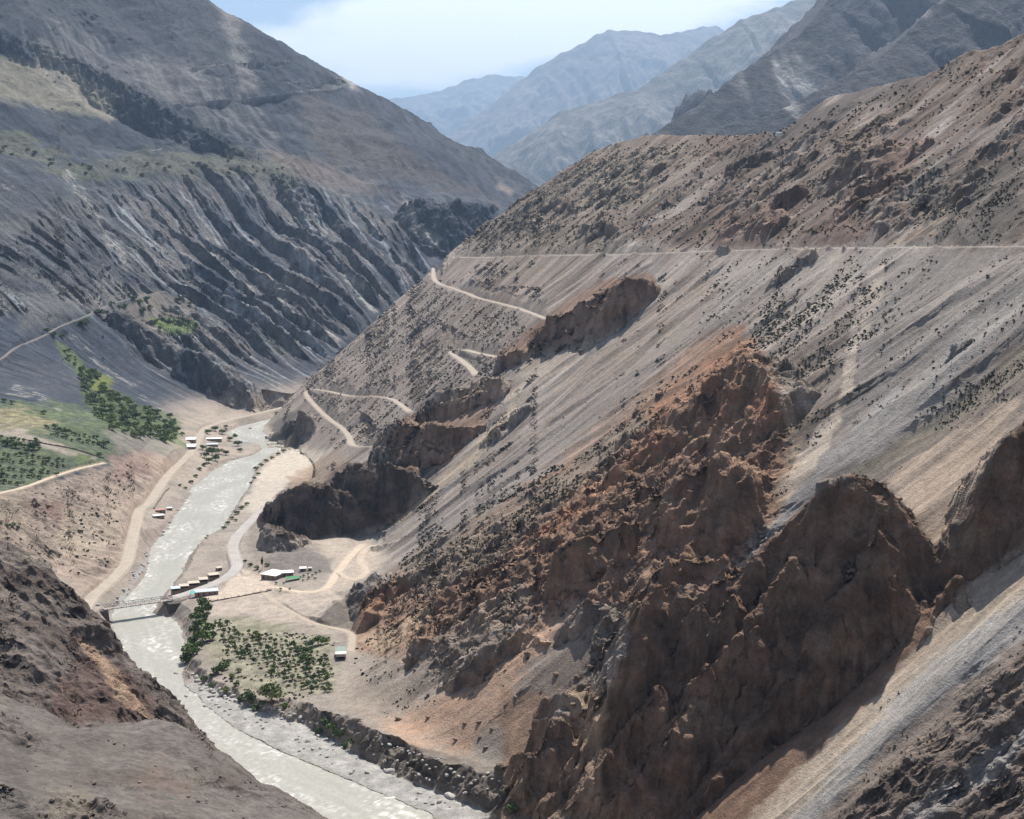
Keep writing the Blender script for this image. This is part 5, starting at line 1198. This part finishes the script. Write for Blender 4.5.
# upstream settlement and banks
grow('tree', 'tree', [(205, 458), (212, 455), (219, 454), (216, 461), (226, 455), (209, 463), (203, 450)], [6, 6.5, 6, 5.5, 5, 5, 4.4], 'dark leafy tree in the grove between the white sheds and the river', 'tree', 'grove beside the upstream sheds', ['leafdark', 'leafdark', 'leaf'], .9)
grow('tree', 'tree', [(208, 434), (215, 431), (222, 434), (230, 441), (238, 446), (240, 452), (235, 438), (226, 428)], [6, 6, 5.5, 5.5, 5.5, 5, 4.5, 4], 'green tree on the riverside flat above the upstream sheds', 'tree', 'trees upstream of the sheds', ['leaf', 'leafdark', 'leafolive'], .8)
grow('shrub', 'shrub', [(200, 470), (196, 477), (191, 483), (186, 489), (204, 466), (180, 486), (250, 430)], [4, 3.6, 3.4, 3, 4, 3, 3.5], 'green shrub on the slope between the west bank road and the river', 'shrub', 'shrubs below the west bank road', ['leafdark', 'leafolive'], .8, parts=FS)
grow('shrub', 'shrub', [(284, 452), (278, 455), (272, 459), (266, 462), (261, 466), (256, 470), (258, 475), (254, 479), (251, 484)], [3.6, 3.6, 4, 4, 4.4, 4, 3.6, 3.2, 2.6], 'willowy shrub along the east water edge beside the upper sand bar', 'shrub', 'shrubs at the edge of the upper sand bar', ['leafolive', 'leaf'], .8, parts=FS)
grow('shrub', 'shrub', [(247, 505), (242, 509), (237, 514), (232, 519), (228, 524), (224, 529), (236, 521)], [3.4, 3.4, 3.4, 3.2, 3, 2.8, 2.6], 'low green shrub at the east water edge where the sand bar narrows', 'shrub', 'shrubs where the sand bar narrows', ['leafolive', 'leaf'], .8, parts=FS)
grow('poplar', 'poplar', [(262, 569)], [3.4], ['tall narrow dark tree beside the largest white roofed house'], 'tree', None, 'leafdark', 1.1)
grow('shrub', 'shrub', [(257, 569), (250, 566), (267, 566), (245, 562)], [3, 2.6, 2.4, 2.2], 'scrubby bush behind the tall narrow tree by the yard', 'shrub', 'bushes behind the yard', ['leafolive', 'leafdark'], .8, parts=FS)
grow('garden_plant', 'fruit', [(300, 578), (304, 577), (308, 575), (312, 576), (316, 574), (320, 572), (303, 581), (309, 579), (315, 579), (290, 590), (281, 590), (284, 584), (276, 584)], [1.3, 1.5, 1.2], 'small plant in the vegetable plot right of the house', 'plant', 'plants in the house garden', ['leaf', 'leafolive'], .8)
# farm terraces of the west bank
fp = scatter_poly([(78, 366), (98, 374), (112, 396), (140, 406), (176, 420), (186, 436), (168, 444), (140, 440), (112, 430), (98, 418), (86, 400)], 105, 31, 7.5, 1100, 2600)
for q in fp: plant('tree', 'tree', tuple(q), rng.uniform(4.2, 7.5), 'green tree in the wooded patch on the farm slope west of the river', 'tree', 'trees of the wooded patch on the west slope', ['leaf', 'leafdark', 'leafolive', 'leaf'][int(rng.integers(4))], rng.uniform(.7, .95))
rows = []
for k, (x0, y0, x1, y1, st_) in enumerate([(-4, 437, 40, 444, 5), (-4, 443, 42, 451, 5), (45, 428, 100, 440, 5), (52, 436, 108, 447, 5), (-4, 455, 70, 462, 6), (-4, 461, 72, 468, 6), (-4, 470, 62, 474, 6), (-4, 477, 48, 479, 6), (-4, 484, 30, 485, 6), (0, 526, 24, 530, 6)]):
    n = int((x1 - x0) / st_)
    for i in range(n): rows.append((x0 + (x1 - x0) * i / n + rng.normal() * 1.2, y0 + (y1 - y0) * i / n + rng.normal() * .8))
grow('fruit_tree', 'fruit', rows, [2.6, 3.2, 2.2, 3.8], 'low bushy fruit tree in the planted rows of the west bank farm', 'tree', 'fruit trees in rows on the west bank farm', ['leafdark', 'leaf', 'leafolive'], .8)
grow('tree', 'tree', [(8, 446), (16, 448), (34, 450), (27, 453), (104, 447), (99, 457), (58, 432), (66, 434), (4, 402), (12, 404), (44, 414)], [5, 5, 6, 5, 6.5, 5, 5, 5, 4, 3.5, 3.5], 'larger dark tree standing between the planted rows of the farm', 'tree', 'larger trees on the farm terraces', ['leafdark', 'leaf'], .8)
grow('tree', 'tree', [(47, 333), (54, 337), (62, 338), (83, 326), (100, 316), (112, 306), (120, 310), (125, 307), (140, 304), (147, 301), (143, 313), (150, 309), (134, 300), (178, 302), (184, 299), (190, 305), (130, 296), (86, 322), (175, 345), (160, 330), (196, 326)], [7, 8, 6, 8, 9, 6, 7, 6, 8, 8, 8, 6, 6, 8, 7, 6, 5, 5, 5, 5, 5], 'dark tree beside the track on the bench below the slabs', 'tree', 'trees around the bench with the green field', ['leafdark', 'leafdark', 'leaf'], .75, 1200, 2900)
gp = scatter_poly([(62, 346), (72, 352), (86, 366), (80, 374), (66, 360)], 12, 33, 6, 1200, 2600)
for q in gp: plant('shrub', 'shrub', tuple(q), rng.uniform(3, 4.5), 'shrub in the green gully above the wooded patch', 'shrub', 'shrubs in the green gully', 'leafolive', .8, FS)
up_ = scatter_poly([(0, 138), (25, 142), (60, 160), (110, 166), (230, 160), (300, 170), (280, 178), (200, 172), (100, 178), (50, 172), (0, 152)], 36, 34, 14, 1800, 4200)
for q in up_: plant('shrub', 'shrub', tuple(q), rng.uniform(4, 7), 'shrub on the high terrace above the tilted slabs', 'shrub', 'shrubs on the high terrace', ['leafdark', 'leafolive'][int(rng.integers(2))], .7, FS)

# --- boulders
def boulder_mesh(seed, name='boulder'):
    r = np.random.default_rng(seed); import bmesh
    bm = bmesh.new(); bmesh.ops.create_icosphere(bm, subdivisions=2, radius=1)
    pl = r.normal(size=(9, 3)); pl /= np.linalg.norm(pl, axis=1)[:, None]; dd_ = r.uniform(.62, .95, 9)
    for v in bm.verts:
        p = np.array(v.co)
        for n_, d_ in zip(pl, dd_):
            e = p @ n_ - d_
            if e > 0: p = p - n_ * e
        p *= np.array([1.15, .9, .72]); v.co = p
    me = bpy.data.meshes.new(name); bm.to_mesh(me); bm.free(); return me
BM_ = [boulder_mesh(s) for s in range(6)]
for i, b in enumerate(BM_): b.materials.append(M['stone'])
BR_ = [b.copy() for b in BM_]
for b in BR_: b.materials.clear(); b.materials.append(M['rockd'])
def boulders(pts, smin, smax, label, group, meshes, sink=.25):
    for q in pts:
        s = rng.uniform(smin, smax) ** 1.0
        o = bpy.data.objects.new('boulder', meshes[int(rng.integers(len(meshes)))]); link(o); tag(o, label, 'boulder', group)
        o.location = (q[0], q[1], q[2] + s * (.7 - sink) * .6); o.rotation_euler = tuple(rng.uniform(-.3, .3, 2)) + (rng.uniform(0, 6.28),); o.scale = (s, s * rng.uniform(.7, 1), s * rng.uniform(.6, 1))
gb_ = scatter_poly([(186, 676), (200, 680), (235, 702), (290, 722), (335, 742), (400, 778), (440, 796), (482, 812), (440, 812), (350, 774), (280, 744), (226, 716), (196, 690)], 90, 35, 2.2, 450, 1000)
boulders(gb_[:60], .5, 1.5, 'pale rounded boulder lying on the gravel bar beside the river', 'boulders on the gravel bar', BM_)
gb2 = scatter_poly([(188, 668), (206, 682), (240, 698), (300, 716), (330, 730), (315, 726), (270, 712), (225, 700), (196, 684)], 50, 36, 2.2, 500, 1000)
boulders(gb2[:45], .8, 2.0, 'pale block on the rocky rim between the shrubs and gravel bar', 'blocks on the rim of the gravel bar', BM_)
wr1 = G([176, 186, 205, 391, 450], [677, 700, 706, 772, 797], 500, 1000)
for q, s, lbl in zip(wr1, (1.9, 2.0, 1.7, 3.0, 3.4), ('flat boulder standing in the river by the upper tip of the gravel bar', 'isolated boulder in the river at the narrow start of the gravel bar', 'wet boulder at the water line where the gravel bar begins to widen', 'big pale boulder at the foot of the dark eroded bank', 'largest pale boulder at the downstream end of the eroded bank')):
    o = bpy.data.objects.new('boulder', BM_[int(rng.integers(6))]); link(o); tag(o, lbl, 'boulder'); o.location = (q[0], q[1], max(q[2], -.3) + .4); o.scale = (s, s * .8, s * .7); o.rotation_euler = (0, 0, rng.uniform(0, 6))
bk = scatter_poly([(365, 738), (420, 752), (498, 772), (505, 800), (480, 800), (440, 785), (380, 765)], 90, 37, 1.5, 450, 900)
boulders(bk[:60], .5, 1.3, 'pale cobble stuck in the eroded conglomerate bank above the gravel bar', 'cobbles of the conglomerate bank', BM_, .5)
sl_ = scatter_poly([(340, 695), (470, 650), (620, 560), (640, 700), (540, 760), (420, 740)], 60, 38, 5, 450, 1100)
boulders(sl_[:40], .7, 1.9, 'brown block lying loose on the orange slope above the river', 'loose blocks on the orange slope', BR_)
fs_ = scatter_poly([(0, 735), (120, 730), (230, 765), (300, 800), (300, 819), (0, 819)], 60, 39, 2.0, 150, 345)
boulders(fs_[:45], .15, .7, 'loose dark stone on the grey slope in the left foreground', 'loose stones on the foreground slope', BR_, .3)
wb_ = scatter_poly([(96, 606), (116, 600), (140, 560), (180, 506), (188, 500), (160, 548), (120, 606)], 50, 40, 2.2, 800, 1700)
boulders(wb_[:40], .8, 2.2, 'grey block of the rubble along the west water edge', 'rubble blocks along the west bank', BM_)

# --- desert scrub of the hillsides
def scrub_points(n, seed):
    r = np.random.default_rng(seed)
    cell = np.abs(np.gradient(tc)[:, None] * Y * np.gradient(DD, axis=1)).ravel(); cell = np.minimum(cell, np.maximum(y / 700, .3) ** 2 * .8)
    wgt_ = np.zeros(len(x))
    for poly, dens in [([(760, 300), (830, 270), (900, 300), (870, 340), (800, 470), (770, 500), (770, 400), (745, 330)], 3.0), ([(400, 560), (470, 510), (560, 462), (650, 405), (660, 420), (560, 505), (470, 575), (400, 615), (362, 620)], 3.2),
                       ([(840, 480), (880, 450), (1024, 335), (1060, 320), (1060, 370), (960, 430), (885, 478), (800, 520)], 5.0), ([(450, 250), (590, 150), (700, 140), (800, 120), (1024, 40), (1060, 40), (1060, 245), (455, 256)], .55),
                       ([(900, 170), (1060, 150), (1060, 245), (940, 245), (900, 215)], 2.0), ([(590, 150), (690, 140), (640, 200), (540, 245), (480, 240), (520, 200)], 1.5), ([(700, 255), (1060, 255), (1060, 330), (900, 440), (700, 330)], .6),
                       ([(300, 385), (440, 280), (540, 325), (500, 380), (380, 440), (330, 450)], .8), ([(350, 640), (480, 560), (560, 540), (600, 600), (480, 700), (380, 720)], .9), ([(640, 400), (740, 335), (790, 440), (760, 540), (640, 560), (600, 480)], .9),
                       ([(215, 620), (330, 640), (335, 700), (230, 700)], 1.2), ([(870, 760), (940, 700), (1030, 640), (1040, 819), (850, 819)], 1.2), ([(860, 700), (920, 680), (1024, 610), (1024, 640), (900, 720)], 1.0), ([(0, 500), (130, 470), (120, 560), (40, 600)], .3)]:
        p = np.array(poly); m = np.flatnonzero((PX > p[:, 0].min()) & (PX < p[:, 0].max()) & (PY > p[:, 1].min()) & (PY < p[:, 1].max()) & (y < 2500) & (y > 250))
        k = inside(PX[m], PY[m], poly) + 10 * noise2(x[m] / 30, y[m] / 30, 300) < 0; wgt_[m[k]] = np.maximum(wgt_[m[k]], dens)
    patch = np.clip(.25 + 2.4 * fbm2(x / 38, y / 16, 3, 301), 0, 1.6)
    wgt_ *= cell * patch * (rd_mask.ravel() < .1) * (N2[..., 2].ravel() > .45) * (z > 2)
    wgt_ = np.clip(wgt_, 0, None); wgt_ /= wgt_.sum()
    return r.choice(len(x), n, replace=False, p=wgt_)
ids = scrub_points(int(32000), 41)
ids = ids[np.argsort(y[ids])]
jx_ = rng.uniform(-.4, .4, len(ids))
szs = (.35 + .95 * rng.random(len(ids)) ** 1.8) * np.clip(y[ids] / 850, .5, 1.5)
score = szs / y[ids]; order = np.argsort(-score)
for i in order[:300]:
    k = ids[i]
    key = ('scrub', i % 4)
    if key not in _mats:
        c2 = TK['scrub'][i % 4][0].copy(); c2.materials.clear(); c2.materials.append(M['scrub']); _mats[key] = c2
    o = bpy.data.objects.new('desert_shrub', _mats[key]); link(o); tag(o, 'small dry grey olive shrub on the stony right hand slopes', 'shrub', 'dry shrubs on the right hand slopes')
    o.location = (x[k], y[k], z[k]); s = float(szs[i]); o.scale = (s, s, s * .9); o.rotation_euler = (0, 0, float(rng.uniform(0, 6.28)))
base = []
for v in range(4):
    me = TK['scrub'][v][0]; a = np.empty(len(me.vertices) * 3, f32); me.vertices.foreach_get('co', a); base.append(a.reshape(-1, 3))
rest = order[300:]; nvv = len(base[0]); kk = ids[rest]; th = rng.uniform(0, 6.28, len(rest)); bb = np.stack(base)[np.arange(len(rest)) % 4]
ct, st2 = np.cos(th)[:, None], np.sin(th)[:, None]; ss = szs[rest][:, None]
Vs = np.stack([(bb[..., 0] * ct - bb[..., 1] * st2) * ss + x[kk][:, None], (bb[..., 0] * st2 + bb[..., 1] * ct) * ss + y[kk][:, None], bb[..., 2] * ss * .9 + z[kk][:, None]], -1).reshape(-1, 3)
me = np_mesh('desert_scrub', Vs, np.arange(len(Vs)).reshape(-1, 4), None, False); me.materials.append(M['scrub'])
o = link(bpy.data.objects.new('desert_scrub', me)); tag(o, 'thousands of dry grey olive scrub tufts speckling the stony slopes', 'scrub', None, 'stuff')

# ------------------------------------------------------------------ air
def haze():
    xa, xb, ya, yb, za, zb = -21000, 21000, -900, 45000, -25.5, 5600
    V_ = [(a, b, c_) for c_ in (za, zb) for b in (ya, yb) for a in (xa, xb)]
    Fq = [(0, 2, 3, 1), (4, 5, 7, 6), (0, 1, 5, 4), (2, 6, 7, 3), (0, 4, 6, 2), (1, 3, 7, 5)]
    me = np_mesh('haze', V_, Fq, None, False)
    m = bpy.data.materials.new('haze'); nt = nodes(m)
    out = nt.nodes.new('ShaderNodeOutputMaterial'); v = nt.nodes.new('ShaderNodeVolumePrincipled')
    v.inputs['Color'].default_value = (.50, .71, 1.0, 1); v.inputs['Density'].default_value = HAZE; v.inputs['Anisotropy'].default_value = .25
    nt.links.new(v.outputs[0], out.inputs['Volume']); me.materials.append(m)
    o = link(bpy.data.objects.new('haze', me)); o['kind'] = 'stuff'
HAZE = 3.5e-5
if not os.environ.get('NOHAZE'): haze()

# ------------------------------------------------------------------ sky, sun, camera
sc_ = bpy.context.scene
SUN_AZ = math.radians(14); SUN_EL = math.radians(60)
w = bpy.data.worlds.new('World'); sc_.world = w; w.use_nodes = True
nt = w.node_tree; nt.nodes.clear(); N_ = nt.nodes.new; Lk = nt.links.new
out = N_('ShaderNodeOutputWorld'); bg = N_('ShaderNodeBackground'); bg.inputs['Strength'].default_value = .072
sky = N_('ShaderNodeTexSky'); sky.sky_type = 'NISHITA'; sky.sun_disc = False; sky.sun_elevation = SUN_EL; sky.sun_rotation = SUN_AZ
sky.altitude = 1200; sky.air_density = 1.0; sky.dust_density = .6; sky.ozone_density = 1.0
tcw = N_('ShaderNodeTexCoord'); mp = N_('ShaderNodeMapping'); mp.inputs['Scale'].default_value = (1.0, 1.0, 3.2); mp.inputs['Location'].default_value = (CLX, 0, CLZ) if 'CLX' in globals() else (.3, 0, .15)
n1 = N_('ShaderNodeTexNoise'); n1.inputs['Scale'].default_value = 4.5; n1.inputs['Detail'].default_value = 10; n1.inputs['Roughness'].default_value = .58; n1.inputs['Distortion'].default_value = .25
Lk(tcw.outputs['Generated'], mp.inputs['Vector']); Lk(mp.outputs[0], n1.inputs['Vector'])
# a bank of cloud above the valley mouth, centred on a compass bearing
sep = N_('ShaderNodeSeparateXYZ'); Lk(tcw.outputs['Generated'], sep.inputs[0])
def math_(op, a, b=None, c_=None):
    n = N_('ShaderNodeMath'); n.operation = op
    for i, v in enumerate((a, b, c_)):
        if v is None: continue
        if isinstance(v, (int, float)): n.inputs[i].default_value = v
        else: Lk(v, n.inputs[i])
    return n.outputs[0]
dx = math_('MULTIPLY', math_('SUBTRACT', sep.outputs[0], .035), 4.2)
dz = math_('MULTIPLY', math_('SUBTRACT', sep.outputs[2], math_('MULTIPLY_ADD', sep.outputs[0], .16, .160)), 26.0)
rr_ = math_('ADD', math_('MULTIPLY', dx, dx), math_('MULTIPLY', dz, dz))
bank = math_('SUBTRACT', 1.0, math_('MULTIPLY', rr_, .9))
bank = math_('MAXIMUM', bank, -.4)
dens = math_('ADD', n1.outputs['Fac'], math_('MULTIPLY', bank, .27))
mr = N_('ShaderNodeMapRange'); mr.interpolation_type = 'SMOOTHSTEP'; mr.inputs['From Min'].default_value = .50; mr.inputs['From Max'].default_value = .72; mr.inputs['To Min'].default_value = .08; Lk(dens, mr.inputs['Value'])
mxx = N_('ShaderNodeMix'); mxx.data_type = 'RGBA'
Lk(mr.outputs[0], mxx.inputs['Factor']); Lk(sky.outputs[0], mxx.inputs['A']); mxx.inputs['B'].default_value = (14.0, 14.0, 14.0, 1)
Lk(mxx.outputs['Result'], bg.inputs['Color']); Lk(bg.outputs[0], out.inputs['Surface'])
sl = bpy.data.lights.new('sun', 'SUN'); sl.energy = 5.0; sl.angle = math.radians(.53); sl.color = (1, .945, .87)
so = link(bpy.data.objects.new('sun', sl))
from mathutils import Vector
dsun = Vector((math.sin(SUN_AZ) * math.cos(SUN_EL), math.cos(SUN_AZ) * math.cos(SUN_EL), math.sin(SUN_EL)))
so.rotation_euler = dsun.to_track_quat('Z', 'Y').to_euler()
cam = bpy.data.cameras.new('camera'); cam.sensor_fit = 'HORIZONTAL'; cam.sensor_width = 36; cam.lens = 36 * F / 1024; cam.clip_start = .1; cam.clip_end = 90000
co = link(bpy.data.objects.new('camera', cam)); co.location = (0, 0, CAMZ); co.rotation_euler = (math.pi / 2 - TH, 0, 0)
sc_.camera = co
vs = sc_.view_settings; vs.view_transform = 'Standard'; vs.look = 'None'; vs.exposure = 0.69; vs.gamma = 1.0; vs.use_curve_mapping = False
sc_.render.engine = 'CYCLES'; sc_.cycles.volume_bounces = 0; sc_.cycles.max_bounces = 4; sc_.cycles.diffuse_bounces = 2; sc_.cycles.glossy_bounces = 1
sc_.cycles.volume_step_rate = 1.0; sc_.cycles.use_denoising = True; sc_.cycles.denoiser = 'OPENIMAGEDENOISE'; sc_.cycles.denoising_prefilter = 'NONE'; sc_.cycles.denoising_input_passes = 'RGB_ALBEDO_NORMAL'
